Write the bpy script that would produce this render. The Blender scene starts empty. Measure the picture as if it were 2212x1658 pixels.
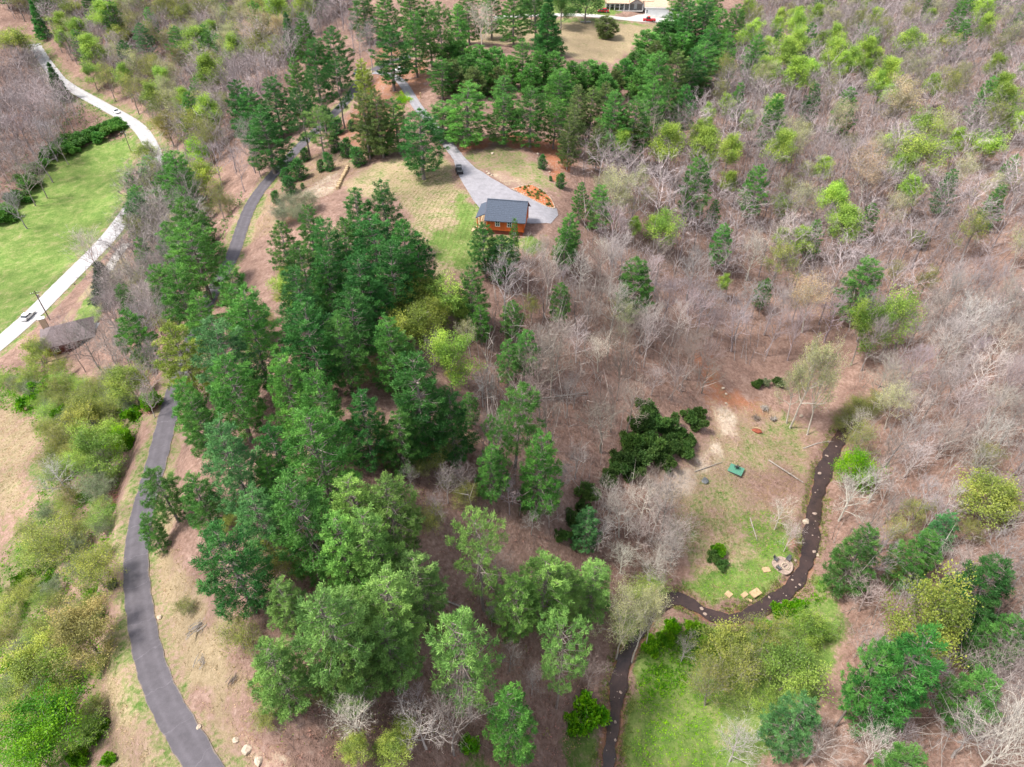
import bpy, bmesh, math, random
import numpy as np
from mathutils import Vector, Matrix, noise as mnoise

# ------------------------------------------------------------------ camera, world, sun, exposure
SC = bpy.context.scene
COL = SC.collection
R = math.radians
CAM_H, PITCH, F, CX, CY = 70.0, R(41.0), 1474.7, 1106.0, 829.0     # F, CX, CY on a 2212 x 1658 plate
cam_data = bpy.data.cameras.new("camera")
cam = bpy.data.objects.new("camera", cam_data)
COL.objects.link(cam)
cam.location = (0, 0, CAM_H)
cam.rotation_euler = (math.pi / 2 - PITCH, 0, 0)
cam_data.sensor_fit = 'HORIZONTAL'
cam_data.angle = 2 * math.atan(CX / F)
cam_data.clip_end = 3000
SC.camera = cam

SUN_EL, SUN_AZ = R(59), R(-105)      # azimuth measured from +Y clockwise: from the left, a little behind the camera
world = bpy.data.worlds.new("World")
SC.world = world
world.use_nodes = True
wn, wl = world.node_tree.nodes, world.node_tree.links
wn.clear()
sky = wn.new('ShaderNodeTexSky')
sky.sky_type = 'NISHITA'
sky.sun_disc = False
sky.sun_elevation = SUN_EL
sky.sun_rotation = SUN_AZ
sky.dust_density = 3.0
bw = wn.new('ShaderNodeHueSaturation')      # thin cloud veil: a paler sky all over
bw.inputs['Saturation'].default_value = 0.45
bg = wn.new('ShaderNodeBackground')
bg.inputs['Strength'].default_value = 0.15
wo = wn.new('ShaderNodeOutputWorld')
wl.new(sky.outputs[0], bw.inputs['Color'])
wl.new(bw.outputs[0], bg.inputs['Color'])
wl.new(bg.outputs[0], wo.inputs['Surface'])

sun_d = bpy.data.lights.new("sun", 'SUN')
sun_d.energy = 2.9
sun_d.angle = R(8)
sun_d.color = (1.0, 0.94, 0.85)
sun = bpy.data.objects.new("sun", sun_d)
COL.objects.link(sun)
sdir = Vector((math.sin(SUN_AZ) * math.cos(SUN_EL), math.cos(SUN_AZ) * math.cos(SUN_EL), math.sin(SUN_EL)))
sun.rotation_euler = sdir.to_track_quat('Z', 'Y').to_euler()
sun.location = sdir * 300

vs = SC.view_settings
vs.view_transform = 'Standard'
vs.look = 'None'
vs.gamma = 1.0
vs.use_curve_mapping = False
vs.exposure = 1.12
SC.cycles.max_bounces = 5
SC.cycles.diffuse_bounces = 2
SC.cycles.glossy_bounces = 2
SC.cycles.transmission_bounces = 3

rng = np.random.default_rng(7)
random.seed(7)

# ------------------------------------------------------------------ projection helpers (plate pixel <-> world)
FW = np.array([0, math.cos(PITCH), -math.sin(PITCH)])
UPV = np.array([0, math.sin(PITCH), math.cos(PITCH)])
RT = np.array([1.0, 0, 0])
CAMP = np.array([0, 0, CAM_H])

def pray(x, y):
    d = FW * F + RT * (x - CX) + UPV * (CY - y)
    return d / np.linalg.norm(d)

def at_z(x, y, z):
    d = pray(x, y)
    return CAMP + d * ((z - CAM_H) / d[2])

def project(P):
    v = np.asarray(P, float) - CAMP
    dep = v @ FW
    return CX + F * (v @ RT) / dep, CY - F * (v @ UPV) / dep, dep

# ------------------------------------------------------------------ terrain
CTRL = [  # plate x, plate y, height
 (1095,500,0),(1000,360,0),(900,400,-1),(1150,330,0),(1190,440,-1),(900,220,0),(790,150,0),(760,200,-3),(640,330,-7),(550,433,-10),
 (500,553,-11),(420,720,-10),(350,883,-8),(320,1060,-7),(295,1205,-6),(325,1438,-5),(442,1658,-4),(460,1450,-1),
 (600,1500,1),(700,1100,1),(700,850,0),(800,650,-1),(900,560,-1),(650,450,-4),(450,1100,-1),(850,1400,-3),(700,1640,0),
 (200,1100,-15),(60,1000,-20),(30,1300,-18),(150,1500,-12),(60,1640,-12),(200,850,-22),(300,750,-19),(230,650,-32),(150,740,-35),(25,720,-42),
 (118,626,-42),(130,450,-43),(30,550,-44),(262,480,-40),(333,333,-38),(370,500,-26),(220,230,-37),(110,150,-33),(140,330,-40),(30,300,-36),
 (450,250,-22),(480,380,-17),(300,120,-26),(60,30,-20),(350,20,-12),(600,120,-8),(700,30,-3),
 (1230,80,-2),(1380,20,-1),(1050,60,-2),(1500,80,-6),(1300,220,-4),(1700,60,-12),(2000,30,-10),(2180,30,-2),(1600,250,-13),
 (1300,500,-7),(1350,380,-7),(1300,650,-11),(1150,650,-5),(1200,900,-14),(1080,1000,-9),(1000,1250,-10),(1100,1450,-16),(1000,1600,-17),
 (1700,450,-20),(1950,300,-18),(2180,300,-12),(2150,550,-16),(1900,600,-25),(1500,700,-22),(1560,850,-26),
 (1700,780,-29),(1850,850,-30),(1590,1015,-29),(1450,1050,-27),(1780,1000,-32),(1748,1200,-32),(1690,1220,-31),(1600,1335,-32.3),
 (1465,1280,-32.6),(1400,1330,-32.8),(1345,1420,-33),(1318,1610,-33.5),(1450,1500,-31.5),(1650,1450,-30),(1300,1150,-25),(1250,1400,-28),(1230,1600,-29),
 (2000,900,-25),(2150,800,-20),(2150,1050,-20),(1950,1150,-28),(2150,1300,-23),(1950,1400,-27),(2150,1600,-24),(1800,1620,-28),
]
cp = np.array([[*at_z(x, y, z)[:2], z] for x, y, z in CTRL])
extra = np.array([[-420, 620, 5], [0, 700, 10], [420, 620, 15], [-420, 300, -10], [420, 300, 15], [-300, 80, -35], [300, 80, -5], [0, -60, -15],
                  [-200, -60, -20], [200, -60, -20], [200, 480, 4], [-200, 520, -2], [-330, 420, -5], [330, 450, 12]], float)
cp = np.vstack([cp, extra])

def tps_k(r2):
    return 0.5 * r2 * np.log(r2 + 1e-9)

n = len(cp)
S_ = 100.0
Pxy = cp[:, :2] / S_
K = tps_k(((Pxy[:, None] - Pxy[None]) ** 2).sum(-1)) + np.eye(n) * 0.02
A = np.zeros((n + 3, n + 3))
A[:n, :n] = K
A[:n, n] = 1
A[:n, n + 1:] = Pxy
A[n:, :n] = A[:n, n:].T
sol = np.linalg.solve(A, np.concatenate([cp[:, 2], [0, 0, 0]]))

def base_h(x, y):
    x = np.asarray(x, float) / S_
    y = np.asarray(y, float) / S_
    out = sol[n] + sol[n + 1] * x + sol[n + 2] * y
    for i in range(n):
        out = out + sol[i] * tps_k((x - Pxy[i, 0]) ** 2 + (y - Pxy[i, 1]) ** 2)
    return out

def axis(lo, hi, f):
    v = [lo]
    while v[-1] < hi:
        v.append(v[-1] + f(v[-1]))
    return np.array(v)

GX = axis(-440, 440, lambda x: 0.75 + max(0, abs(x) - 70) * 0.012)
GY = axis(-40, 720, lambda y: 0.7 + max(0, y - 130) * 0.010 + max(0, 10 - y) * 0.05)
XX, YY = np.meshgrid(GX, GY)
ZZ = base_h(XX, YY)

def hgt(x, y):
    x = np.asarray(x, float)
    y = np.asarray(y, float)
    i = np.clip(np.searchsorted(GX, x) - 1, 0, len(GX) - 2)
    j = np.clip(np.searchsorted(GY, y) - 1, 0, len(GY) - 2)
    u = np.clip((x - GX[i]) / (GX[i + 1] - GX[i]), 0, 1)
    v = np.clip((y - GY[j]) / (GY[j + 1] - GY[j]), 0, 1)
    return (ZZ[j, i] * (1 - u) * (1 - v) + ZZ[j, i + 1] * u * (1 - v) + ZZ[j + 1, i] * (1 - u) * v + ZZ[j + 1, i + 1] * u * v)

TT = np.concatenate([np.linspace(15, 200, 700), np.linspace(200.4, 900, 900)])

def ground(x, y, h=0.0):
    """world point where the sight line of plate pixel (x, y) is h above the ground"""
    d = pray(x, y)
    P = CAMP + TT[:, None] * d
    g = P[:, 2] - hgt(P[:, 0], P[:, 1]) - h
    k = np.argmax(g < 0)
    if g[k] >= 0:
        k = len(TT) - 1
    k = max(k, 1)
    a = g[k - 1] / (g[k - 1] - g[k] + 1e-9)
    return P[k - 1] + (P[k] - P[k - 1]) * a

def spline(pts, step=1.0):
    pts = [np.asarray(p, float) for p in pts]
    pts = [2 * pts[0] - pts[1]] + pts + [2 * pts[-1] - pts[-2]]
    out = []
    for i in range(1, len(pts) - 2):
        a, b, c, d = pts[i - 1:i + 3]
        m = max(2, int(np.linalg.norm(c - b) / step))
        for k in range(m):
            t = k / m
            out.append(0.5 * (2 * b + (c - a) * t + (2 * a - 5 * b + 4 * c - d) * t * t + (3 * b - a - 3 * c + d) * t ** 3))
    out.append(pts[-2])
    return np.array(out)

def smooth1(v, k):
    ker = np.ones(k) / k
    return np.convolve(np.pad(v, (k // 2, k - 1 - k // 2), mode='edge'), ker, mode='valid')

def world_line(pix, step=1.0, k=9):
    w = [ground(x, y) for x, y in pix]
    s = spline(w, step)
    s[:, 0] = smooth1(s[:, 0], k)
    s[:, 1] = smooth1(s[:, 1], k)
    return s

DRIVE = [(470, 1720), (442, 1658), (367, 1538), (325, 1438), (300, 1305), (293, 1205), (308, 1105), (337, 1003), (366, 885), (400, 780), (432, 690),
         (468, 615), (502, 553), (548, 433), (632, 333), (735, 233), (768, 190), (785, 165), (830, 140), (900, 118)]
DRIVE2 = [(800, 158), (840, 160), (868, 178), (903, 233), (930, 264), (958, 300), (984, 333), (1006, 362)]
ROAD = [(-60, 790), (25, 720), (73, 677), (118, 632), (165, 585), (205, 545), (235, 513), (262, 480), (290, 440), (320, 400), (336, 367), (333, 333), (318, 300),
        (290, 268), (217, 226), (140, 182), (110, 150), (85, 115), (72, 92)]
UPDRIVE = [(1060, 40), (1110, 36), (1180, 33), (1260, 33), (1330, 39), (1400, 46), (1450, 44)]
SIDE = [(278, 520), (262, 540), (245, 565), (232, 590)]
CREEK = [(1880, 862), (1855, 890), (1815, 945), (1785, 1005), (1766, 1070), (1756, 1130), (1748, 1195), (1722, 1255), (1665, 1302), (1600, 1334), (1545, 1334), (1495, 1308),
         (1462, 1280), (1420, 1310), (1380, 1365), (1348, 1420), (1336, 1480), (1326, 1560), (1318, 1610), (1312, 1690)]
roads = {}
for nm, pix, w in (("drive", DRIVE, 3.1), ("drive2", DRIVE2, 3.0), ("road", ROAD, 5.6), ("updrive", UPDRIVE, 5.0), ("side", SIDE, 2.6)):
    line = world_line(pix)
    z = smooth1(hgt(line[:, 0], line[:, 1]), 15)
    line[:, 2] = z
    roads[nm] = (line, w)
creek = world_line(CREEK, 0.8, 7)
creek[:, 2] = smooth1(hgt(creek[:, 0], creek[:, 1]), 25)

gxy = np.stack([XX.ravel(), YY.ravel()], 1)
zf = ZZ.ravel().copy()

def near(line, lim):
    lo, hi = line[:, :2].min(0) - lim, line[:, :2].max(0) + lim
    idx = np.where((gxy[:, 0] > lo[0]) & (gxy[:, 0] < hi[0]) & (gxy[:, 1] > lo[1]) & (gxy[:, 1] < hi[1]))[0]
    best = np.full(len(idx), 1e9)
    bz = np.zeros(len(idx))
    for c in range(0, len(line), 1):
        d = (gxy[idx, 0] - line[c, 0]) ** 2 + (gxy[idx, 1] - line[c, 1]) ** 2
        m = d < best
        best[m] = d[m]
        bz[m] = line[c, 2]
    return idx, np.sqrt(best), bz

NEAR = {}
for nm, (line, w) in roads.items():
    idx, d, bz = near(line, w / 2 + 6)
    NEAR[nm] = (idx, d)
    k = np.clip(1 - (d - w / 2 - 0.8) / 4.0, 0, 1)
    k = k * k * (3 - 2 * k)
    zf[idx] = zf[idx] * (1 - k) + (bz - 0.05) * k
CREEK_W = 2.7
idx, d, bz = near(creek, 7)
NEAR['creek'] = (idx, d)
k = np.clip(1 - (d - 3) / 3.5, 0, 1)
k = k * k * (3 - 2 * k)
zf[idx] = zf[idx] * (1 - k) + bz * k
zf[idx] -= 0.75 * np.clip(1 - (d - CREEK_W / 2 - 0.1) / 1.0, 0, 1)
# flat pad under the cabin and small lumps elsewhere
cab = at_z(1097, 492, 0)
d = np.hypot(gxy[:, 0] - cab[0], gxy[:, 1] - cab[1])
k = np.clip(1 - (d - 9) / 8, 0, 1)
zf = zf * (1 - k) + 0.0 * k
lump = np.zeros_like(zf)
for i in range(7):
    a, fr = rng.uniform(0, 6.28), rng.uniform(0.12, 0.5)
    lump += np.sin((gxy[:, 0] * math.cos(a) + gxy[:, 1] * math.sin(a)) * fr * 2 + rng.uniform(0, 6.28)) / (1 + fr * 4)
msk = np.ones_like(zf)
for nm in NEAR:
    i2, d2 = NEAR[nm]
    msk[i2] = np.minimum(msk[i2], np.clip((d2 - 3.5) / 4, 0, 1))
msk = np.minimum(msk, np.clip((d - 10) / 15, 0, 1))
zf += lump * 0.10 * msk
ZZ = zf.reshape(ZZ.shape)

# ---- ground cover zones: weights for green grass, dry grass, red soil, pale sand (the rest is leaf litter)
def in_poly(px, py, poly):
    ins = np.zeros(px.shape, bool)
    m = len(poly)
    for i in range(m):
        x1, y1 = poly[i]
        x2, y2 = poly[(i + 1) % m]
        c = ((y1 > py) != (y2 > py)) & (px < (x2 - x1) * (py - y1) / (y2 - y1 + 1e-12) + x1)
        ins ^= c
    return ins

def poly_sd(px, py, poly):
    dmin = np.full(px.shape, 1e9)
    m = len(poly)
    for i in range(m):
        a = np.array(poly[i], float)
        b = np.array(poly[(i + 1) % m], float)
        ab = b - a
        t = np.clip(((px - a[0]) * ab[0] + (py - a[1]) * ab[1]) / (ab @ ab + 1e-12), 0, 1)
        dmin = np.minimum(dmin, np.hypot(px - a[0] - t * ab[0], py - a[1] - t * ab[1]))
    return np.where(in_poly(px, py, poly), dmin, -dmin)

ZONES = [  # channel weights (green, dry, red, sand), softness in metres, plate polygon
 ((0.3, 0.35, 0.05, 0), 6, [(0, 800), (120, 800), (230, 860), (330, 880), (300, 1100), (270, 1300), (300, 1500), (380, 1658), (380, 1700), (-80, 1700), (-80, 780)]),
 ((0.55, 0.15, 0, 0), 5, [(0, 820), (100, 790), (230, 850), (320, 870), (280, 960), (150, 1000), (110, 1300), (200, 1500), (190, 1690), (-60, 1690), (-60, 1350), (40, 1150), (-50, 900)]),
 ((0.25, 0.65, 0.2, 0.1), 4, [(-20, 870), (60, 880), (110, 960), (60, 1010), (50, 1120), (-30, 1130)]),
 ((0.3, 0.75, 0.08, 0), 2.5, [(230, 1700), (235, 1500), (240, 1300), (258, 1150), (300, 1000), (335, 890), (352, 890), (345, 960), (300, 1100), (285, 1200), (300, 1330), (340, 1480), (380, 1580), (460, 1700)]),
 ((0.0, 0.75, 0.35, 0.1), 2.5, [(320, 1080), (370, 1040), (400, 1080), (380, 1160), (450, 1330), (530, 1420), (545, 1500), (600, 1700), (480, 1700), (390, 1540), (330, 1400), (310, 1250)]),
 ((0, 0.3, 0.5, 0.5), 2, [(480, 1500), (540, 1540), (600, 1640), (620, 1700), (560, 1700), (500, 1600)]),
 ((0.8, 0.5, 0, 0), 3, [(-80, 840), (-80, 460), (0, 470), (60, 375), (130, 325), (220, 300), (292, 296), (292, 340), (270, 430), (255, 480), (190, 545), (100, 630), (20, 710)]),
 ((0.9, 0, 0, 0), 2, [(165, 650), (205, 615), (225, 640), (215, 700), (165, 695)]),
 ((0.2, 0.8, 0.1, 0), 2, [(130, 690), (215, 585), (262, 530), (270, 545), (235, 600), (180, 650), (140, 700)]),
 ((0.25, 0.9, 0, 0), 3, [(1005, 88), (1060, 62), (1090, 42), (1250, 36), (1420, 52), (1410, 75), (1330, 138), (1250, 130), (1160, 105)]),
 ((0.9, 0.1, 0, 0), 3, [(1085, 36), (1130, 15), (1200, 0), (1340, 0), (1330, 36), (1180, 32)]),
 ((0.6, 0.3, 0, 0), 2, [(1090, 62), (1095, 44), (1250, 38), (1400, 50), (1395, 58), (1250, 48)]),
 ((0.38, 0.75, 0, 0), 2, [(735, 415), (770, 362), (850, 335), (930, 330), (985, 350), (1000, 400), (1035, 452), (1052, 500), (1100, 520), (1180, 510), (1180, 540), (1060, 560), (1000, 600), (930, 600), (900, 520), (860, 440)]),
 ((0.75, 0.25, 0, 0), 2.5, [(985, 420), (1030, 450), (1052, 500), (1110, 515), (1160, 505), (1160, 540), (1040, 560), (985, 590), (930, 560), (940, 500), (1000, 480)]),
 ((0.45, 0.55, 0.05, 0), 2, [(990, 335), (1040, 312), (1110, 318), (1160, 335), (1190, 380), (1208, 425), (1170, 412), (1130, 395), (1060, 378), (1010, 360)]),
 ((0, 0.45, 0.3, 0.4), 1.5, [(1052, 374), (1085, 374), (1130, 398), (1145, 404), (1112, 410), (1075, 393)]),
 ((0.1, 0.2, 0.68, 0), 2.5, [(990, 320), (1040, 300), (1090, 290), (1220, 305), (1235, 350), (1225, 385), (1195, 385), (1175, 350), (1140, 325), (1080, 312), (1030, 318), (1000, 330)]),
 ((0.1, 0.3, 0.5, 0.05), 3, [(700, 300), (760, 240), (790, 180), (780, 140), (830, 90), (930, 120), (930, 200), (880, 230), (850, 300), (830, 330), (760, 350)]),
 ((0.15, 0.5, 0.35, 0.2), 2.5, [(560, 440), (620, 370), (700, 320), (770, 330), (830, 330), (780, 360), (740, 410), (700, 430), (640, 470), (560, 520), (530, 520)]),
 ((0, 0.45, 0.15, 0.5), 1.5, [(640, 420), (700, 385), (745, 365), (735, 400), (700, 430), (660, 440)]),
 ((0, 0.3, 0.5, 0.3), 1.5, [(610, 465), (650, 455), (640, 475), (605, 490)]),
 ((0.65, 0.35, 0, 0), 1.2, [(476, 560), (500, 500), (540, 420), (610, 350), (700, 265), (710, 262), (640, 330), (570, 415), (520, 500), (490, 555)]),
 ((0.42, 0.62, 0.05, 0), 3, [(1540, 880), (1640, 870), (1720, 890), (1770, 990), (1752, 1090), (1735, 1200), (1700, 1265), (1600, 1325), (1530, 1325), (1480, 1275), (1500, 1240), (1450, 1110), (1395, 1060), (1480, 980)]),
 ((0, 0.35, 0.7, 0.2), 4, [(1490, 740), (1530, 760), (1570, 830), (1640, 860), (1640, 900), (1600, 905), (1560, 920), (1530, 880), (1510, 820)]),
 ((0, 0.5, 0.5, 0.62), 2.2, [(1540, 870), (1612, 885), (1604, 930), (1536, 1002), (1470, 1068), (1408, 1085), (1418, 1048), (1500, 985), (1552, 930)]),
 ((0.1, 0.35, 0.3, 0), 3, [(1620, 1030), (1700, 1010), (1740, 1040), (1730, 1100), (1680, 1120), (1620, 1080)]),
 ((0.95, 0.2, 0, 0), 1.5, [(1476, 1262), (1530, 1245), (1600, 1230), (1640, 1200), (1690, 1140), (1725, 1180), (1712, 1230), (1680, 1270), (1620, 1305), (1545, 1318), (1500, 1295)]),
 ((0.6, 0.35, 0, 0), 1.5, [(1590, 1120), (1660, 1100), (1710, 1140), (1690, 1180), (1640, 1200)]),
 ((0, 0.2, 0.6, 0.35), 1.0, [(1702, 1155), (1725, 1160), (1722, 1190), (1705, 1195)]),
 ((0.95, 0.25, 0, 0), 2, [(1345, 1450), (1370, 1400), (1420, 1340), (1490, 1345), (1600, 1365), (1720, 1310), (1780, 1260), (1790, 1290), (1720, 1360), (1640, 1420), (1560, 1500), (1545, 1700), (1330, 1700)]),
 ((0.8, 0.2, 0, 0), 3, [(1560, 1450), (1700, 1360), (1800, 1300), (1820, 1400), (1800, 1500), (1720, 1620), (1560, 1700)]),
 ((0.7, 0.0, 0, 0), 2, [(1230, 1560), (1310, 1470), (1330, 1500), (1310, 1700), (1200, 1700)]),
 ((0.6, 0.0, 0, 0), 3, [(960, 1620), (1050, 1600), (1080, 1700), (940, 1700)]),
]
WGT = np.zeros((len(gxy), 4), np.float32)
warp = np.zeros(len(gxy))
for i in range(10):
    a, fr = rng.uniform(0, 6.28), rng.uniform(0.25, 1.6)
    warp += np.sin((gxy[:, 0] * math.cos(a) + gxy[:, 1] * math.sin(a)) * fr + rng.uniform(0, 6.28)) / (3.2 * (0.7 + fr))
for wts, soft, poly in ZONES:
    wp = [tuple(ground(x, y)[:2]) for x, y in poly]
    lo = np.min(wp, 0) - soft
    hi = np.max(wp, 0) + soft
    ii = np.where((gxy[:, 0] > lo[0]) & (gxy[:, 0] < hi[0]) & (gxy[:, 1] > lo[1]) & (gxy[:, 1] < hi[1]))[0]
    s = poly_sd(gxy[ii, 0], gxy[ii, 1], wp)
    s = s + (warp[ii] * min(2.6, soft) * 0.9)
    kk = np.clip(0.5 + s / (soft * 1.7), 0, 1)[:, None]
    WGT[ii] = WGT[ii] * (1 - kk) + np.array(wts, np.float32) * kk
i2, d2 = NEAR['road']
kk = np.clip(1.6 - (d2 - 4.0) / 3.0, 0, 1)[:, None] * 0.85
WGT[i2] = WGT[i2] * (1 - kk) + np.array([0.6, 0.45, 0.05, 0.0]) * kk
i2, d2 = NEAR['drive']
kk = np.clip(2.2 - (d2 - 1.4) / 1.1 + warp[i2] * 0.8, 0, 1)[:, None] * 0.85
WGT[i2] = WGT[i2] * (1 - kk) + np.array([0.5, 0.62, 0.05, 0.0]) * kk
i2, d2 = NEAR['creek']
kk = np.clip(1.3 - (d2 - 1.0) / 0.9, 0, 1)[:, None]
WGT[i2] = WGT[i2] * (1 - kk) + np.array([0.1, 0.35, 0.5, 0.0]) * kk

# ------------------------------------------------------------------ materials
def mat(name):
    m = bpy.data.materials.new(name)
    m.use_nodes = True
    nt = m.node_tree
    b = nt.nodes["Principled BSDF"]
    return m, nt, b

def N(nt, t, **kw):
    nd = nt.nodes.new(t)
    for k_, v_ in kw.items():
        setattr(nd, k_, v_)
    return nd

def noise_tex(nt, scale, detail=6, rough=0.6, coord=None):
    t = N(nt, 'ShaderNodeTexNoise')
    t.inputs['Scale'].default_value = scale
    t.inputs['Detail'].default_value = detail
    t.inputs['Roughness'].default_value = rough
    if coord is not None:
        nt.links.new(coord, t.inputs['Vector'])
    return t

def ramp(nt, fac, stops):
    r = N(nt, 'ShaderNodeValToRGB')
    els = r.color_ramp.elements
    while len(els) < len(stops):
        els.new(0.5)
    for e, (p, c) in zip(els, stops):
        e.position = p
        e.color = (*c, 1)
    nt.links.new(fac, r.inputs['Fac'])
    return r.outputs['Color']

def mixc(nt, fac, a, b, blend='MIX'):
    m = N(nt, 'ShaderNodeMix', data_type='RGBA', blend_type=blend)
    if isinstance(fac, (int, float)):
        m.inputs[0].default_value = fac
    else:
        nt.links.new(fac, m.inputs[0])
    for s, v in ((m.inputs[6], a), (m.inputs[7], b)):
        if isinstance(v, (tuple, list)):
            s.default_value = (*v, 1)
        else:
            nt.links.new(v, s)
    return m.outputs[2]

def math_n(nt, op, a, b=None, c=None, clamp=False):
    m = N(nt, 'ShaderNodeMath', operation=op, use_clamp=clamp)
    for i, v in enumerate((a, b, c)):
        if v is None:
            continue
        if isinstance(v, (int, float)):
            m.inputs[i].default_value = v
        else:
            nt.links.new(v, m.inputs[i])
    return m.outputs[0]

def bump(nt, b, height, strength, dist):
    bp = N(nt, 'ShaderNodeBump')
    bp.inputs['Strength'].default_value = strength
    bp.inputs['Distance'].default_value = dist
    nt.links.new(height, bp.inputs['Height'])
    nt.links.new(bp.outputs[0], b.inputs['Normal'])

def simple(name, col, rough=0.7, var=0.25, scale=3.0, metal=0.0, bmp=0.0, coords='Object'):
    m, nt, b = mat(name)
    tc = N(nt, 'ShaderNodeTexCoord')
    t = noise_tex(nt, scale, 5, 0.6, tc.outputs[coords])
    lo = tuple(max(0, c * (1 - var)) for c in col)
    hi = tuple(min(1, c * (1 + var)) for c in col)
    nt.links.new(ramp(nt, t.outputs['Fac'], [(0.3, lo), (0.7, hi)]), b.inputs['Base Color'])
    b.inputs['Roughness'].default_value = rough
    b.inputs['Metallic'].default_value = metal
    if bmp:
        bump(nt, b, t.outputs['Fac'], bmp, 0.05)
    return m

M = {}
# ground
m, nt, b = mat("ground")
geo = N(nt, 'ShaderNodeNewGeometry')
pos = geo.outputs['Position']
cov = N(nt, 'ShaderNodeVertexColor', layer_name="cover")
sep = N(nt, 'ShaderNodeSeparateColor')
nt.links.new(cov.outputs['Color'], sep.inputs[0])
nL = noise_tex(nt, 0.05, 3, 0.6, pos)
nM = noise_tex(nt, 0.35, 4, 0.65, pos)
nS = noise_tex(nt, 1.7, 4, 0.7, pos)
nF = noise_tex(nt, 6.0, 3, 0.75, pos)
litter = mixc(nt, nF.outputs['Fac'], ramp(nt, nS.outputs['Fac'], [(0.25, (0.045, 0.028, 0.022)), (0.42, (0.165, 0.104, 0.082)), (0.58, (0.29, 0.195, 0.16)), (0.76, (0.48, 0.39, 0.33))]),
              ramp(nt, nM.outputs['Fac'], [(0.3, (0.135, 0.092, 0.075)), (0.5, (0.255, 0.165, 0.132)), (0.7, (0.37, 0.265, 0.22))]))
green = mixc(nt, 0.5, ramp(nt, nS.outputs['Fac'], [(0.28, (0.045, 0.1, 0.02)), (0.5, (0.125, 0.2, 0.045)), (0.72, (0.24, 0.29, 0.10))]),
             ramp(nt, nM.outputs['Fac'], [(0.3, (0.06, 0.135, 0.025)), (0.5, (0.15, 0.22, 0.06)), (0.7, (0.32, 0.31, 0.14))]))
dry = mixc(nt, 0.5, ramp(nt, nS.outputs['Fac'], [(0.25, (0.13, 0.095, 0.055)), (0.5, (0.31, 0.245, 0.155)), (0.75, (0.48, 0.4, 0.28))]),
           ramp(nt, nF.outputs['Fac'], [(0.3, (0.15, 0.12, 0.065)), (0.7, (0.43, 0.35, 0.23))]))
red = mixc(nt, 0.5, ramp(nt, nS.outputs['Fac'], [(0.28, (0.17, 0.06, 0.03)), (0.55, (0.36, 0.14, 0.075)), (0.75, (0.5, 0.27, 0.16))]),
           ramp(nt, nF.outputs['Fac'], [(0.3, (0.2, 0.08, 0.045)), (0.7, (0.45, 0.22, 0.13))]))
sand = ramp(nt, nS.outputs['Fac'], [(0.25, (0.3, 0.24, 0.18)), (0.5, (0.52, 0.44, 0.35)), (0.75, (0.68, 0.6, 0.5))])
comb = math_n(nt, 'MULTIPLY_ADD', nS.outputs['Fac'], 0.55, math_n(nt, 'MULTIPLY', nM.outputs['Fac'], 0.45))

def wsel(ch):
    # weight against patchy noise: a soft threshold
    v = math_n(nt, 'SUBTRACT', math_n(nt, 'MULTIPLY_ADD', ch, 1.0, 0.0), math_n(nt, 'MULTIPLY_ADD', comb, 1.8, -0.4))
    return math_n(nt, 'MULTIPLY_ADD', v, 3.0, 0.5, clamp=True)

col = litter
col = mixc(nt, wsel(sep.outputs[2]), col, red)
col = mixc(nt, wsel(sep.outputs[1]), col, dry)
alpha = cov.outputs['Alpha']
col = mixc(nt, wsel(alpha), col, sand)
col = mixc(nt, wsel(sep.outputs[0]), col, green)
big = ramp(nt, nL.outputs['Fac'], [(0.32, (0.66, 0.64, 0.65)), (0.68, (1.12, 1.1, 1.08))])
col = mixc(nt, 1.0, col, big, 'MULTIPLY')
nt.links.new(col, b.inputs['Base Color'])
b.inputs['Roughness'].default_value = 0.95
b.inputs['Specular IOR Level'].default_value = 0.1
hsum = math_n(nt, 'MULTIPLY_ADD', nF.outputs['Fac'], 0.35, nS.outputs['Fac'])
bump(nt, b, hsum, 0.9, 0.35)
M['ground'] = m

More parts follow.
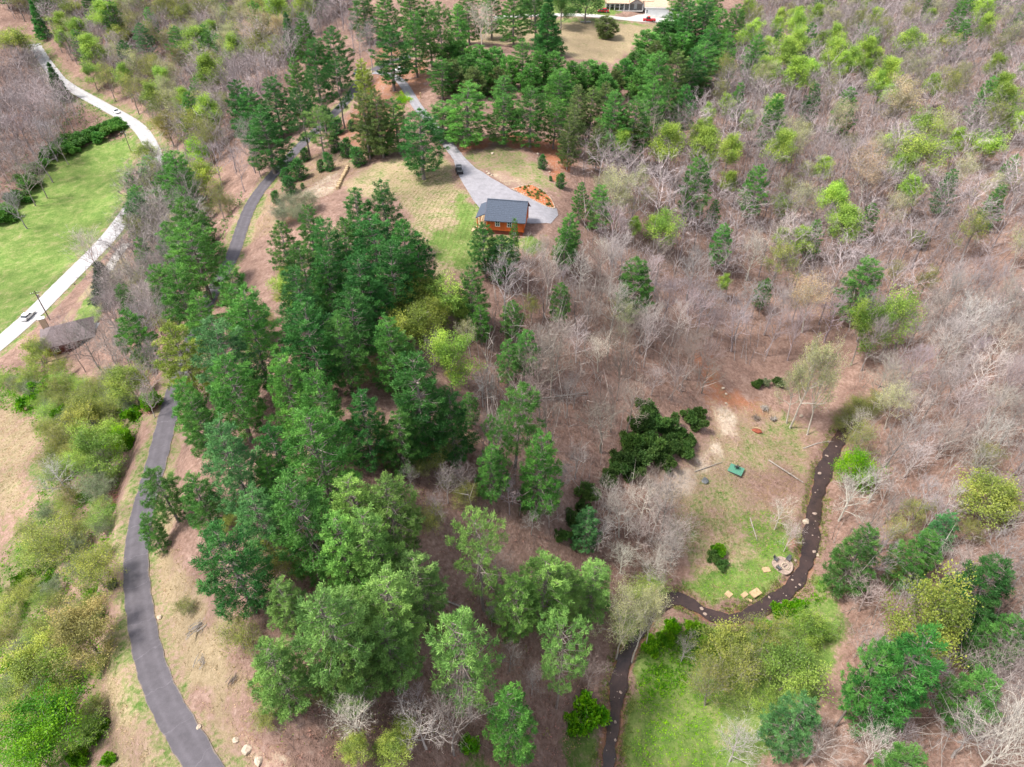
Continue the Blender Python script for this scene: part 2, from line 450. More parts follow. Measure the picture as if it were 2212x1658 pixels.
def asphalt(name, c0, c1, seams, dust=True):
    m, nt, b = mat(name)
    geo = N(nt, 'ShaderNodeNewGeometry')
    t1 = noise_tex(nt, 0.25, 5, 0.6, geo.outputs['Position'])
    t2 = noise_tex(nt, 9, 5, 0.8, geo.outputs['Position'])
    c = mixc(nt, t1.outputs['Fac'], c0, c1)
    c = mixc(nt, 0.35, c, ramp(nt, t2.outputs['Fac'], [(0.3, tuple(x * 0.7 for x in c0)), (0.7, tuple(x * 1.25 for x in c1))]))
    uv = N(nt, 'ShaderNodeUVMap', uv_map="UVMap")
    sp = N(nt, 'ShaderNodeSeparateXYZ')
    nt.links.new(uv.outputs[0], sp.inputs[0])
    # worn wheel tracks: paler bands along the lane
    tr = math_n(nt, 'ABSOLUTE', math_n(nt, 'SUBTRACT', math_n(nt, 'ABSOLUTE', math_n(nt, 'SUBTRACT', sp.outputs[0], 0.5)), 0.24))
    trf = math_n(nt, 'SUBTRACT', 1.0, math_n(nt, 'MULTIPLY', tr, 8.0), clamp=True)
    c = mixc(nt, math_n(nt, 'MULTIPLY', trf, 0.35), c, tuple(min(1, x * 1.25) for x in c1))
    if seams:
        # transverse joints, slightly wandering
        wob = math_n(nt, 'MULTIPLY_ADD', t1.outputs['Fac'], 5.0, sp.outputs[1])
        fr = math_n(nt, 'FRACT', math_n(nt, 'DIVIDE', wob, seams))
        ln = math_n(nt, 'LESS_THAN', fr, 0.02)
        c = mixc(nt, math_n(nt, 'MULTIPLY', ln, 0.3), c, tuple(min(1, x * 1.9) for x in c1))
    # stains, and leaf dust drifting in from the edges
    t3 = noise_tex(nt, 0.9, 5, 0.7, geo.outputs['Position'])
    c = mixc(nt, 1.0, c, ramp(nt, t3.outputs['Fac'], [(0.3, (0.78, 0.78, 0.78)), (0.6, (1.08, 1.08, 1.08))]), 'MULTIPLY')
    edge_d = math_n(nt, 'ABSOLUTE', math_n(nt, 'SUBTRACT', sp.outputs[0], 0.5))
    ef = math_n(nt, 'MULTIPLY_ADD', math_n(nt, 'ADD', edge_d, math_n(nt, 'MULTIPLY', t3.outputs['Fac'], 0.16)), 14.0, -7.6, clamp=True)
    c = mixc(nt, math_n(nt, 'MULTIPLY', ef, 0.8 if dust else 0.0), c, (0.26, 0.2, 0.13))
    nt.links.new(c, b.inputs['Base Color'])
    b.inputs['Roughness'].default_value = 0.85
    bump(nt, b, t2.outputs['Fac'], 0.3, 0.02)
    return m

M['drive'] = asphalt("driveway_asphalt", (0.06, 0.054, 0.064), (0.092, 0.083, 0.096), 5.5)
M['apron'] = asphalt("weathered_asphalt", (0.18, 0.175, 0.195), (0.26, 0.25, 0.27), 0, False)
M['road'] = asphalt("bleached_road", (0.29, 0.285, 0.295), (0.38, 0.375, 0.385), 0)
M['concrete'] = simple("pale_concrete", (0.40, 0.38, 0.36), 0.85, 0.12, 1.0)

m, nt, b = mat("creek_water")
geo = N(nt, 'ShaderNodeNewGeometry')
t1 = noise_tex(nt, 0.6, 5, 0.6, geo.outputs['Position'])
t2 = noise_tex(nt, 5, 4, 0.6, geo.outputs['Position'])
nt.links.new(mixc(nt, t2.outputs['Fac'], ramp(nt, t1.outputs['Fac'], [(0.35, (0.014, 0.009, 0.008)), (0.65, (0.055, 0.032, 0.026))]), (0.04, 0.025, 0.022)), b.inputs['Base Color'])
b.inputs['Roughness'].default_value = 0.08
bump(nt, b, t2.outputs['Fac'], 0.5, 0.08)
M['water'] = m

# foliage and bark take their tint from each object's own colour
def leafmat(name, transl, spread, hue):
    m, nt, b = mat(name)
    oi = N(nt, 'ShaderNodeObjectInfo')
    at = N(nt, 'ShaderNodeAttribute', attribute_name="tint")
    hs = N(nt, 'ShaderNodeHueSaturation')
    nt.links.new(oi.outputs['Color'], hs.inputs['Color'])
    nt.links.new(math_n(nt, 'MULTIPLY_ADD', at.outputs['Fac'], hue[0], hue[1]), hs.inputs['Hue'])
    nt.links.new(math_n(nt, 'MULTIPLY_ADD', at.outputs['Fac'], spread, 1.0 - spread * 0.42), hs.inputs['Value'])
    hs.inputs['Saturation'].default_value = 1.15
    nt.links.new(hs.outputs[0], b.inputs['Base Color'])
    b.inputs['Roughness'].default_value = 0.6
    b.inputs['Specular IOR Level'].default_value = 0.25
    tr = N(nt, 'ShaderNodeBsdfTranslucent')
    nt.links.new(hs.outputs[0], tr.inputs['Color'])
    mx = N(nt, 'ShaderNodeMixShader')
    mx.inputs[0].default_value = transl
    nt.links.new(b.outputs[0], mx.inputs[1])
    nt.links.new(tr.outputs[0], mx.inputs[2])
    nt.links.new(mx.outputs[0], nt.nodes["Material Output"].inputs['Surface'])
    return m

M['leaf'] = leafmat("leaf", 0.38, 0.9, (-0.045, 0.515))
M['needle'] = leafmat("needle", 0.22, 1.0, (-0.03, 0.512))
m, nt, b = mat("bark")
oi = N(nt, 'ShaderNodeObjectInfo')
tc = N(nt, 'ShaderNodeTexCoord')
t1 = noise_tex(nt, 2.0, 5, 0.7, tc.outputs['Object'])
nt.links.new(mixc(nt, 1.0, oi.outputs['Color'], ramp(nt, t1.outputs['Fac'], [(0.3, (0.6, 0.6, 0.6)), (0.7, (1.3, 1.3, 1.3))]), 'MULTIPLY'), b.inputs['Base Color'])
b.inputs['Roughness'].default_value = 0.9
M['bark'] = m
M['stone'] = simple("stone", (0.27, 0.205, 0.17), 0.9, 0.35, 2.0, bmp=0.6)
M['pale_stone'] = simple("pale_stone", (0.38, 0.31, 0.24), 0.9, 0.3, 2.0, bmp=0.6)
M['tanstone'] = simple("tan_stone", (0.36, 0.26, 0.15), 0.9, 0.3, 3.0, bmp=0.6)
M['mulch'] = simple("orange_mulch", (0.36, 0.12, 0.045), 0.95, 0.55, 6.0, bmp=1.0)
M['log'] = simple("stained_log", (0.52, 0.095, 0.013), 0.5, 0.3, 2.0)
M['logdark'] = simple("dark_stain", (0.13, 0.025, 0.018), 0.6, 0.3, 2.0)
M['shingle'] = simple("blue_grey_shingle", (0.055, 0.07, 0.1), 0.9, 0.3, 5.0, bmp=0.4)
M['white'] = simple("white_paint", (0.8, 0.8, 0.79), 0.5, 0.05, 2.0)
M['glass'] = simple("window_glass", (0.03, 0.04, 0.05), 0.08, 0.1, 1.0)
M['black'] = simple("black_plastic", (0.02, 0.02, 0.022), 0.45, 0.2, 4.0)
M['darkgrey'] = simple("dark_grey", (0.07, 0.075, 0.08), 0.5, 0.2, 4.0)
M['steel'] = simple("grey_metal", (0.4, 0.41, 0.42), 0.4, 0.1, 4.0, metal=0.6)
M['redpaint'] = simple("red_car_paint", (0.42, 0.012, 0.025), 0.25, 0.05, 1.0)
M['bluepaint'] = simple("dark_blue_paint", (0.02, 0.035, 0.06), 0.25, 0.05, 1.0)
M['whitepaint'] = simple("white_car_paint", (0.8, 0.8, 0.8), 0.25, 0.03, 1.0)
M['rubber'] = simple("rubber", (0.02, 0.02, 0.02), 0.8, 0.2, 4.0)
M['tanroof'] = simple("tan_shingle", (0.42, 0.3, 0.22), 0.9, 0.2, 2.0, bmp=0.3)
M['brownroof'] = simple("brown_shingle", (0.13, 0.105, 0.11), 0.9, 0.3, 3.0, bmp=0.3)
M['siding'] = simple("grey_siding", (0.33, 0.3, 0.29), 0.7, 0.1, 2.0)
M['greenpaint'] = simple("green_deck", (0.06, 0.19, 0.13), 0.7, 0.15, 3.0)
M['wood'] = simple("weathered_wood", (0.42, 0.3, 0.18), 0.85, 0.3, 4.0)
M['polewood'] = simple("pole_wood", (0.14, 0.11, 0.09), 0.9, 0.3, 4.0)
M['greywood'] = simple("grey_branch", (0.26, 0.23, 0.205), 0.9, 0.3, 4.0)
M['rust'] = simple("rust_heap", (0.2, 0.05, 0.025), 0.9, 0.4, 3.0, bmp=0.8)
M['redbrush'] = simple("red_brush", (0.33, 0.15, 0.12), 0.9, 0.4, 3.0)
M['brick'] = simple("tan_brick", (0.5, 0.36, 0.25), 0.9, 0.25, 6.0)
M['lamp'] = simple("lamp_glass", (0.75, 0.75, 0.72), 0.15, 0.05, 2.0)
M['tail'] = simple("tail_lamp", (0.3, 0.01, 0.01), 0.2, 0.05, 2.0)

# ------------------------------------------------------------------ mesh helpers
class MB:
    def __init__(self):
        self.v, self.f, self.t = [], [], []
        self.cards = []          # arrays of n x 4 x 3 card corners with n tints

    def quad(self, a, b, c, d):
        i = len(self.v)
        self.v += [tuple(a), tuple(b), tuple(c), tuple(d)]
        self.f.append((i, i + 1, i + 2, i + 3))

    def box(self, c, s, rz=0.0, taper=1.0):
        cx, cy, cz = c
        hx, hy, hz = s[0] / 2, s[1] / 2, s[2] / 2
        ca, sa = math.cos(rz), math.sin(rz)
        i = len(self.v)
        for k, (x, y, z) in enumerate([(-1, -1, -1), (1, -1, -1), (1, 1, -1), (-1, 1, -1), (-1, -1, 1), (1, -1, 1), (1, 1, 1), (-1, 1, 1)]):
            q = taper if z > 0 else 1.0
            X, Y = x * hx * q, y * hy * q
            self.v.append((cx + X * ca - Y * sa, cy + X * sa + Y * ca, cz + z * hz))
        for q in ((0, 3, 2, 1), (4, 5, 6, 7), (0, 1, 5, 4), (1, 2, 6, 5), (2, 3, 7, 6), (3, 0, 4, 7)):
            self.f.append(tuple(i + k for k in q))
        return self

    def prism(self, prof, axis, lo, hi):
        """closed profile of 2-D points swept along an axis ('x': points are (y, z); 'y': points are (x, z))"""
        i = len(self.v)
        m = len(prof)
        for s in (lo, hi):
            for a, z in prof:
                self.v.append((s, a, z) if axis == 'x' else (a, s, z) if axis == 'y' else (a, z, s))
        for k in range(m):
            self.f.append((i + k, i + (k + 1) % m, i + m + (k + 1) % m, i + m + k))
        self.f.append(tuple(i + k for k in reversed(range(m))))
        self.f.append(tuple(i + m + k for k in range(m)))
        return self

    def tube(self, pts, rads, sides=5, cap=False):
        pts = [np.asarray(p, float) for p in pts]
        i0 = len(self.v)
        for k, p in enumerate(pts):
            d = pts[min(k + 1, len(pts) - 1)] - pts[max(k - 1, 0)]
            d = d / (np.linalg.norm(d) + 1e-9)
            a = np.cross(d, (0, 0, 1) if abs(d[2]) < 0.9 else (1, 0, 0))
            a /= np.linalg.norm(a) + 1e-9
            b_ = np.cross(d, a)
            for s in range(sides):
                an = 2 * math.pi * s / sides
                self.v.append(tuple(p + rads[k] * (a * math.cos(an) + b_ * math.sin(an))))
        for k in range(len(pts) - 1):
            for s in range(sides):
                a0 = i0 + k * sides + s
                a1 = i0 + k * sides + (s + 1) % sides
                self.f.append((a0, a1, a1 + sides, a0 + sides))
        if cap:
            self.f.append(tuple(i0 + s for s in range(sides)))
            self.f.append(tuple(i0 + (len(pts) - 1) * sides + s for s in reversed(range(sides))))
        return self

    def strip(self, p, q, w, rg):
        p, q = np.asarray(p), np.asarray(q)
        d = q - p
        a = np.cross(d, rg.normal(size=3))
        a = a / (np.linalg.norm(a) + 1e-9) * w * 0.5
        i = len(self.v)
        self.v += [tuple(p - a), tuple(p + a), tuple(q)]
        self.f.append((i, i + 1, i + 2))

    def mesh(self, name, material, smooth=False):
        if self.cards:
            V = np.vstack([c[0].reshape(-1, 3) for c in self.cards])
            me = big_mesh(name, V, np.arange(len(V)).reshape(-1, 4), material)
            at = me.attributes.new("tint", 'FLOAT', 'POINT')
            at.data.foreach_set('value', np.repeat(np.concatenate([c[1] for c in self.cards]), 4).astype(np.float32))
            return me
        me = bpy.data.meshes.new(name)
        me.from_pydata(self.v, [], self.f)
        if self.t:
            at = me.attributes.new("tint", 'FLOAT', 'POINT')
            at.data.foreach_set('value', np.array(self.t, np.float32))
        if material:
            me.materials.append(M[material])
        if smooth:
            me.polygons.foreach_set('use_smooth', np.ones(len(me.polygons), bool))
        return me

    def build(self, name, material, parent=None, smooth=False, bev=0.0):
        me = self.mesh(name, material, smooth)
        if bev:
            bm = bmesh.new()
            bm.from_mesh(me)
            bmesh.ops.recalc_face_normals(bm, faces=bm.faces)
            bmesh.ops.bevel(bm, geom=bm.edges[:], offset=bev, segments=2, affect='EDGES')
            bm.to_mesh(me)
            bm.free()
        return link(name, me, parent)

def link(name, me, parent=None):
    o = bpy.data.objects.new(name, me)
    COL.objects.link(o)
    if parent is not None:
        o.parent = parent
    return o

def tag(o, label=None, cat=None, group=None, kind=None):
    if label:
        o['label'] = label
    if cat:
        o['category'] = cat
    if group:
        o['group'] = group
    if kind:
        o['kind'] = kind
    return o

def empty(name, loc, rz=0.0, label=None, cat=None, group=None):
    o = bpy.data.objects.new(name, None)
    COL.objects.link(o)
    o.location = loc
    o.rotation_euler = (0, 0, rz)
    o.empty_display_size = 0.5
    return tag(o, label, cat, group)

# ------------------------------------------------------------------ terrain, roads, creek as geometry
nx, ny = len(GX), len(GY)
verts = np.stack([XX.ravel(), YY.ravel(), ZZ.ravel()], 1).astype(np.float32)
jj, ii = np.meshgrid(np.arange(ny - 1), np.arange(nx - 1), indexing='ij')
a0 = (jj * nx + ii).ravel()
quads = np.stack([a0, a0 + 1, a0 + nx + 1, a0 + nx], 1).astype(np.int32)

def big_mesh(name, v, f, material, k=4, smooth=False):
    me = bpy.data.meshes.new(name)
    me.vertices.add(len(v))
    me.vertices.foreach_set('co', np.ascontiguousarray(v, np.float32).ravel())
    me.loops.add(f.size)
    me.loops.foreach_set('vertex_index', np.ascontiguousarray(f, np.int32).ravel())
    me.polygons.add(len(f))
    me.polygons.foreach_set('loop_start', np.arange(0, f.size, k, dtype=np.int32))
    me.polygons.foreach_set('loop_total', np.full(len(f), k, np.int32))
    if smooth:
        me.polygons.foreach_set('use_smooth', np.ones(len(f), bool))
    me.update()
    me.validate()
    me.materials.append(M[material])
    return me

gm = big_mesh("ground", verts, quads, 'ground', smooth=True)
ca = gm.color_attributes.new("cover", 'FLOAT_COLOR', 'POINT')
ca.data.foreach_set('color', np.ascontiguousarray(WGT, np.float32).ravel())
ground_o = link("ground", gm)
tag(ground_o, "wooded hillside ground with leaf litter, grass and bare soil", kind='structure')

def ribbon(name, line, width, material, lift, label, nw=4, wfun=None, thick=0.0):
    v, f, uv = [], [], []
    s = 0.0
    for i, p in enumerate(line):
        d = line[min(i + 1, len(line) - 1)] - line[max(i - 1, 0)]
        d = d[:2] / (np.linalg.norm(d[:2]) + 1e-9)
        nrm = np.array([-d[1], d[0]])
        if i:
            s += np.linalg.norm(line[i] - line[i - 1])
        w = width if wfun is None else wfun(s, i / len(line))
        for q in range(nw + 1):
            t = q / nw - 0.5
            jit = 0.0 if 0 < q < nw else 0.10 * math.sin(s * 1.7 + q) + 0.06 * math.sin(s * 4.1 + 2 * q)
            P = p[:2] + nrm * (t * (w + jit))
            z = p[2] + lift if thick == 0 else p[2] + lift
            v.append((P[0], P[1], z))
            uv.append((t + 0.5, s))
    for i in range(len(line) - 1):
        for q in range(nw):
            a = i * (nw + 1) + q
            f.append((a, a + 1, a + nw + 2, a + nw + 1))
    me = bpy.data.meshes.new(name)
    me.from_pydata(v, [], f)
    ul = me.uv_layers.new(name="UVMap")
    li = np.zeros(len(me.loops), np.int32)
    me.loops.foreach_get('vertex_index', li)
    ul.data.foreach_set('uv', np.array(uv, np.float32)[li].ravel())
    me.materials.append(M[material])
    o = link(name, me)
    # make the face normals point up
    if me.polygons[0].normal.z < 0:
        me.flip_normals()
    return tag(o, label, kind='structure')

ribbon("driveway", roads['drive'][0], 3.1, 'drive', 0.03, "dark asphalt driveway curving along the pine ridge")
ribbon("cabin_driveway", roads['drive2'][0], 3.0, 'apron', 0.035, "paler asphalt lane running through the pines to the log cabin")
ribbon("road", roads['road'][0], 5.6, 'road', 0.03, "pale public road in the valley beside the green field")
ribbon("house_driveway", roads['updrive'][0], 5.0, 'concrete', 0.03, "white drive in front of the far house")
ribbon("pull_off", roads['side'][0], 2.6, 'concrete', 0.045, "narrow pale strip beside the public road")

def drape_poly(name, pix, material, lift, label, kind='structure', cuts=5, z=None, parent=None):
    bm = bmesh.new()
    vs_ = []
    for x, y in pix:
        p = ground(x, y)
        vs_.append(bm.verts.new((p[0], p[1], 0)))
    bm.faces.new(vs_)
    bmesh.ops.triangulate(bm, faces=bm.faces[:])
    for _ in range(cuts):
        es = [e for e in bm.edges if e.calc_length() > 1.2]
        if not es:
            break
        bmesh.ops.subdivide_edges(bm, edges=es, cuts=1)
        bmesh.ops.triangulate(bm, faces=bm.faces[:])
    for v_ in bm.verts:
        v_.co.z = float(hgt(v_.co.x, v_.co.y)) + lift
    bmesh.ops.recalc_face_normals(bm, faces=bm.faces)
    if sum(f_.normal.z for f_ in bm.faces) < 0:
        bmesh.ops.reverse_faces(bm, faces=bm.faces[:])
    me = bpy.data.meshes.new(name)
    bm.to_mesh(me)
    bm.free()
    ul = me.uv_layers.new(name="UVMap")
    me.materials.append(M[material])
    o = link(name, me, parent)
    return tag(o, label, kind=kind)

APRON = [(980, 348), (992, 340), (1006, 344), (1030, 366), (1062, 386), (1105, 411), (1135, 424), (1165, 438), (1203, 452), (1206, 466), (1190, 484), (1150, 484), (1100, 482),
         (1046, 462), (1021, 432), (1003, 402), (988, 374)]
drape_poly("parking_apron", APRON, 'apron', 0.075, "grey asphalt parking apron beside the log cabin")
drape_poly("garage_apron", [(1330, 41), (1395, 30), (1450, 26), (1480, 36), (1470, 48), (1420, 50), (1370, 46)], 'concrete', 0.06, "white concrete apron in front of the garage")
wl_ = creek.copy()
wl_[:, 2] -= 0.32
ribbon("creek", wl_, CREEK_W, 'water', 0.0, "brown creek bending round the lawn", nw=3, wfun=lambda s, t: CREEK_W * (1.08 - 0.42 * t) + 0.4 * math.sin(s * 0.35) + 0.45 * math.sin(s * 0.93 + 1) * math.sin(s * 0.21) + 0.3 * math.sin(s * 2.1) * math.sin(s * 0.37))

# ------------------------------------------------------------------ tree prototypes (shared mesh data)
def unit(v):
    v = np.asarray(v, float)
    return v / (np.linalg.norm(v) + 1e-9)

def perp_dir(d, ang, az, rg):
    d = unit(d)
    a = unit(np.cross(d, (0, 0, 1) if abs(d[2]) < 0.95 else (1, 0, 0)))
    b_ = np.cross(d, a)
    return unit(d * math.cos(ang) + (a * math.cos(az) + b_ * math.sin(az)) * math.sin(ang))

def tuft(mb, p, axis_, size, nn, rg, wid, tint):
    """spray of narrow leaf blades round an axis"""
    d = np.asarray(axis_) + rg.normal(size=(nn, 3)) * 0.75
    d /= np.linalg.norm(d, axis=1, keepdims=True) + 1e-9
    L = size * rg.uniform(0.6, 1.15, (nn, 1))
    s = np.cross(d, rg.normal(size=(nn, 3)))
    s = s / (np.linalg.norm(s, axis=1, keepdims=True) + 1e-9) * wid * rg.uniform(0.7, 1.3, (nn, 1))
    o = np.asarray(p) + rg.normal(size=(nn, 3)) * size * 0.3
    mid = o + d * L * 0.55
    mb.cards.append((np.stack([o, mid - s, o + d * L, mid + s], 1), np.clip(tint + rg.normal(size=nn) * 0.1, 0, 1)))

def pine_proto(seed, H=20.0, Rr=3.6, base=0.2, whorls=15, per=6, scrag=0.0, shape='pine', nt_=30, size=0.42, wid=0.036, lean=0.0):
    rg = np.random.default_rng(seed)
    tr, br, cr = MB(), MB(), MB()
    wob = rg.normal(size=(7, 2)) * 0.12
    wob[0] = 0
    ax = [np.array([wob[k, 0] + lean * (k / 6) ** 2, wob[k, 1], H * 0.97 * k / 6]) for k in range(7)]
    tr.tube(ax, [0.30 * (H / 20) * (1 - 0.93 * k / 6) for k in range(7)], 6)

    def axis_at(t):
        t = t * 6
        k = min(5, int(t))
        return ax[k] + (ax[k + 1] - ax[k]) * (t - k)

    for wi in range(whorls):
        t = base + (1 - base) * (wi + rg.uniform(-0.3, 0.3)) / whorls
        t = min(max(t, base * 0.8), 0.985)
        u = min(max((t - base) / (1 - base), 0.0), 1.0)
        if shape == 'pine':
            prof = (1 - u) ** 0.62 * (0.62 + 0.38 * min(1, u * 4)) + 0.10
        elif shape == 'cone':
            prof = (1 - u) * 0.96 + 0.05
        elif shape == 'flat':
            prof = (0.55 + 0.75 * math.sin(math.pi * min(1, u * 1.05)) ** 0.8) * (1 - u ** 4 * 0.5)
        else:
            prof = math.sqrt(max(0.02, 1 - (2 * u - 0.85) ** 2 * 0.8)) * 0.95 * (1 - u ** 3 * 0.6)
        npb = per if u < 0.8 else max(3, per - 2)
        a0_ = rg.uniform(0, 6.28)
        for bi in range(npb):
            if rg.random() < scrag * (0.9 if u < 0.55 else 0.35):
                # dead snag
                if rg.random() < 0.6:
                    az = a0_ + 6.28 * bi / npb
                    d = np.array([math.cos(az), math.sin(az), rg.uniform(-0.25, 0.2)])
                    L = Rr * prof * rg.uniform(0.3, 0.9)
                    p0 = axis_at(t)
                    p1 = p0 + d * L * 0.5
                    p2 = p0 + d * L + np.array([0, 0, rg.uniform(-0.5, 0.3)])
                    br.tube([p0, p1, p2], [0.06, 0.04, 0.012], 3)
                    for _ in range(5):
                        q = p0 + (p2 - p0) * rg.uniform(0.3, 1)
                        br.strip(q, q + unit(d + rg.normal(size=3) * 0.7) * L * 0.3, 0.03, rg)
                continue
            az = a0_ + 6.28 * bi / npb + rg.uniform(-0.35, 0.35)
            L = Rr * prof * rg.uniform(0.72, 1.18)
            rise = (0.10 + 0.55 * u) if shape != 'cone' else (-0.12 + 0.35 * u)
            p0 = axis_at(t)
            hd = np.array([math.cos(az), math.sin(az), 0])
            pts = [p0, p0 + hd * L * 0.4 + np.array([0, 0, L * rise * 0.25]), p0 + hd * L * 0.75 + np.array([0, 0, L * rise * 0.5]),
                   p0 + hd * L + np.array([0, 0, L * rise * 0.9])]
            br.tube(pts, [0.075, 0.05, 0.03, 0.012], 3)
            side = np.array([-hd[1], hd[0], 0])
            btint = rg.uniform(0.15, 0.85)
            nts = max(3, int(L * 4.1 * (1 - scrag * 0.45)))
            for k in range(nts):
                s = 1 - (k / nts) ** 1.3 * (0.78 if u < 0.75 else 1.0)
                ip = s * 3
                kk_ = min(2, int(ip))
                q = pts[kk_] + (pts[kk_ + 1] - pts[kk_]) * (ip - kk_)
                lat = rg.uniform(-1, 1) * L * 0.34 * (1.12 - s * 0.6)
                q = q + side * lat + np.array([0, 0, rg.uniform(-0.1, 0.3) - abs(lat) * 0.05])
                axd = unit(hd * 0.55 + side * np.sign(lat) * 0.4 + np.array([0, 0, 0.75]))
                tuft(cr, q, axd, size, nt_, rg, wid, float(np.clip(btint + rg.normal() * 0.15, 0, 1)))
    for _ in range(4):
        tuft(cr, axis_at(0.985), np.array([0, 0, 1.0]), size, nt_, rg, wid, 0.6)
    return tr.mesh("pine_trunk", 'bark', True), br.mesh("pine_limbs", 'bark'), cr.mesh("pine_crown", 'needle'), Rr, H

def decid_proto(seed, H=15.0, Rr=4.0, fork=0.32, limbs=13, sub=5, sub2=5, twigs=4, leaves=0, lsize=0.3, shape='round', trunk_r=0.24, name='tree', up=0.35, multi=1, fine=0.028):
    rg = np.random.default_rng(seed)
    tr, br, cr = MB(), MB(), MB()
    for mi in range(multi):
        off = np.array([rg.normal() * 0.35, rg.normal() * 0.35, 0]) if multi > 1 else np.zeros(3)
        ln = rg.normal(size=2) * (0.10 if multi == 1 else 0.45)
        ax = [off + np.array([ln[0] * k * H * 0.06 + rg.normal() * 0.12 * (k > 0), ln[1] * k * H * 0.06 + rg.normal() * 0.12 * (k > 0), H * 0.86 * k / 6]) for k in range(7)]
        tr.tube(ax, [trunk_r * (1 - 0.9 * k / 6) for k in range(7)], 6 if multi == 1 else 4)
        az = rg.uniform(0, 6.28)
        for li in range(limbs):
            u = (li + rg.uniform(0, 0.9)) / limbs
            t = fork + (1 - fork) * u
            az += 2.4 + rg.uniform(-0.4, 0.4)
            k = min(5, int(t * 6))
            p0 = ax[k] + (ax[k + 1] - ax[k]) * (t * 6 - k)
            if shape == 'round':
                L = Rr * (0.55 + 0.6 * math.sin(math.pi * (0.25 + 0.65 * u))) * (1 - 0.35 * u)
            elif shape == 'column':
                L = Rr * (0.95 - 0.55 * u ** 1.5)
            else:  # vase
                L = Rr * (1.15 - 0.35 * u)
            elev = rg.uniform(0.35, 0.8) + up * u + (0.25 if shape == 'vase' else 0)
            d = np.array([math.cos(az) * math.cos(elev), math.sin(az) * math.cos(elev), math.sin(elev)])
            L = L / max(0.55, math.cos(elev)) * rg.uniform(0.8, 1.1)
            grow(br, cr, p0, d, L, trunk_r * 0.42 * (1 - 0.5 * u), 1, (sub, sub2, twigs), leaves, lsize, rg, rg.uniform(0.15, 0.85), fine)
    return tr.mesh(name + "_trunk", 'bark', True), br.mesh(name + "_branches", 'bark'), (cr.mesh(name + "_crown", 'leaf') if leaves else None), Rr, H

def grow(br, cr, p, d, L, r, lev, cnt, leaves, lsize, rg, tint, fine):
    if lev == 4:
        q = p + d * L
        br.strip(p, q, fine, rg)
        return
    segs = 3 if lev < 3 else 2
    pts = [p]
    dd = d
    for s in range(segs):
        dd = unit(dd + rg.normal(size=3) * 0.16 + np.array([0, 0, 0.10]))
        pts.append(pts[-1] + dd * L / segs)
    if lev < 3:
        br.tube(pts, [max(0.012, r * (1 - 0.75 * k / segs)) for k in range(segs + 1)], 4 if lev == 1 else 3)
    else:
        for k in range(segs):
            br.strip(pts[k], pts[k + 1], max(fine * 1.4, r), rg)
    nchild = cnt[lev - 1]
    az = rg.uniform(0, 6.28)
    for c in range(nchild):
        t = 0.28 + 0.72 * (c + rg.random()) / nchild
        ip = t * segs
        k = min(segs - 1, int(ip))
        q = pts[k] + (pts[k + 1] - pts[k]) * (ip - k)
        az += 2.4
        cd = perp_dir(pts[k + 1] - pts[k], rg.uniform(0.45, 0.95), az, rg)
        cd = unit(cd + np.array([0, 0, 0.18]))
        grow(br, cr, q, cd, L * rg.uniform(0.42, 0.62), r * 0.5, lev + 1, cnt, leaves, lsize, rg, float(np.clip(tint + rg.normal() * 0.12, 0, 1)), fine)
    if leaves and lev == 3:
        nn = leaves
        q = pts[0] + (pts[-1] - pts[0]) * rg.uniform(0.2, 1.15, (nn, 1)) + rg.normal(size=(nn, 3)) * lsize * 1.5
        a = rg.normal(size=(nn, 3)) + np.array([0, 0, 0.6])
        a /= np.linalg.norm(a, axis=1, keepdims=True) + 1e-9
        s = np.cross(a, rg.normal(size=(nn, 3)))
        s /= np.linalg.norm(s, axis=1, keepdims=True) + 1e-9
        w = np.cross(a, s)
        z = lsize * rg.uniform(0.6, 1.2, (nn, 1))
        cr.cards.append((np.stack([q - s * z * 0.5, q + w * z * 0.32, q + s * z * 0.5, q - w * z * 0.32], 1), np.clip(tint + rg.normal(size=nn) * 0.12, 0, 1)))

def bush_proto(seed, H=2.4, Rr=1.6, n_=420, lsize=0.22, blades=7, dense=True, name='shrub'):
    rg = np.random.default_rng(seed)
    tr, br, cr = MB(), MB(), MB()
    lobes = [(np.array([rg.normal() * Rr * 0.5, rg.normal() * Rr * 0.5, H * rg.uniform(0.2, 0.7)]), Rr * rg.uniform(0.25, 0.55)) for _ in range(12)]
    for c, rr in lobes:
        tr.tube([(c[0] * 0.15, c[1] * 0.15, 0), (c[0] * 0.6, c[1] * 0.6, c[2] * 0.55), tuple(c)], [0.05, 0.035, 0.015], 4)
        lt = rg.uniform(0.2, 0.8)
        for _ in range(n_ // 9):
            d = unit(rg.normal(size=3) + np.array([0, 0, 0.25]))
            q = c + d * rr * rg.uniform(0.55, 1.05) * np.array([1, 1, H / (2 * Rr) * 1.1])
            if q[2] < 0.05:
                q[2] = 0.05 + rg.random() * 0.3
            if rg.random() < 0.35:
                br.strip(c, q, 0.03, rg)
            tuft(cr, q, d, lsize * 1.6, blades, rg, lsize * 0.42, float(np.clip(lt + rg.normal() * 0.18, 0, 1)))
    return tr.mesh(name + "_stems", 'bark'), br.mesh(name + "_twigs", 'bark'), cr.mesh(name + "_crown", 'leaf'), Rr, H

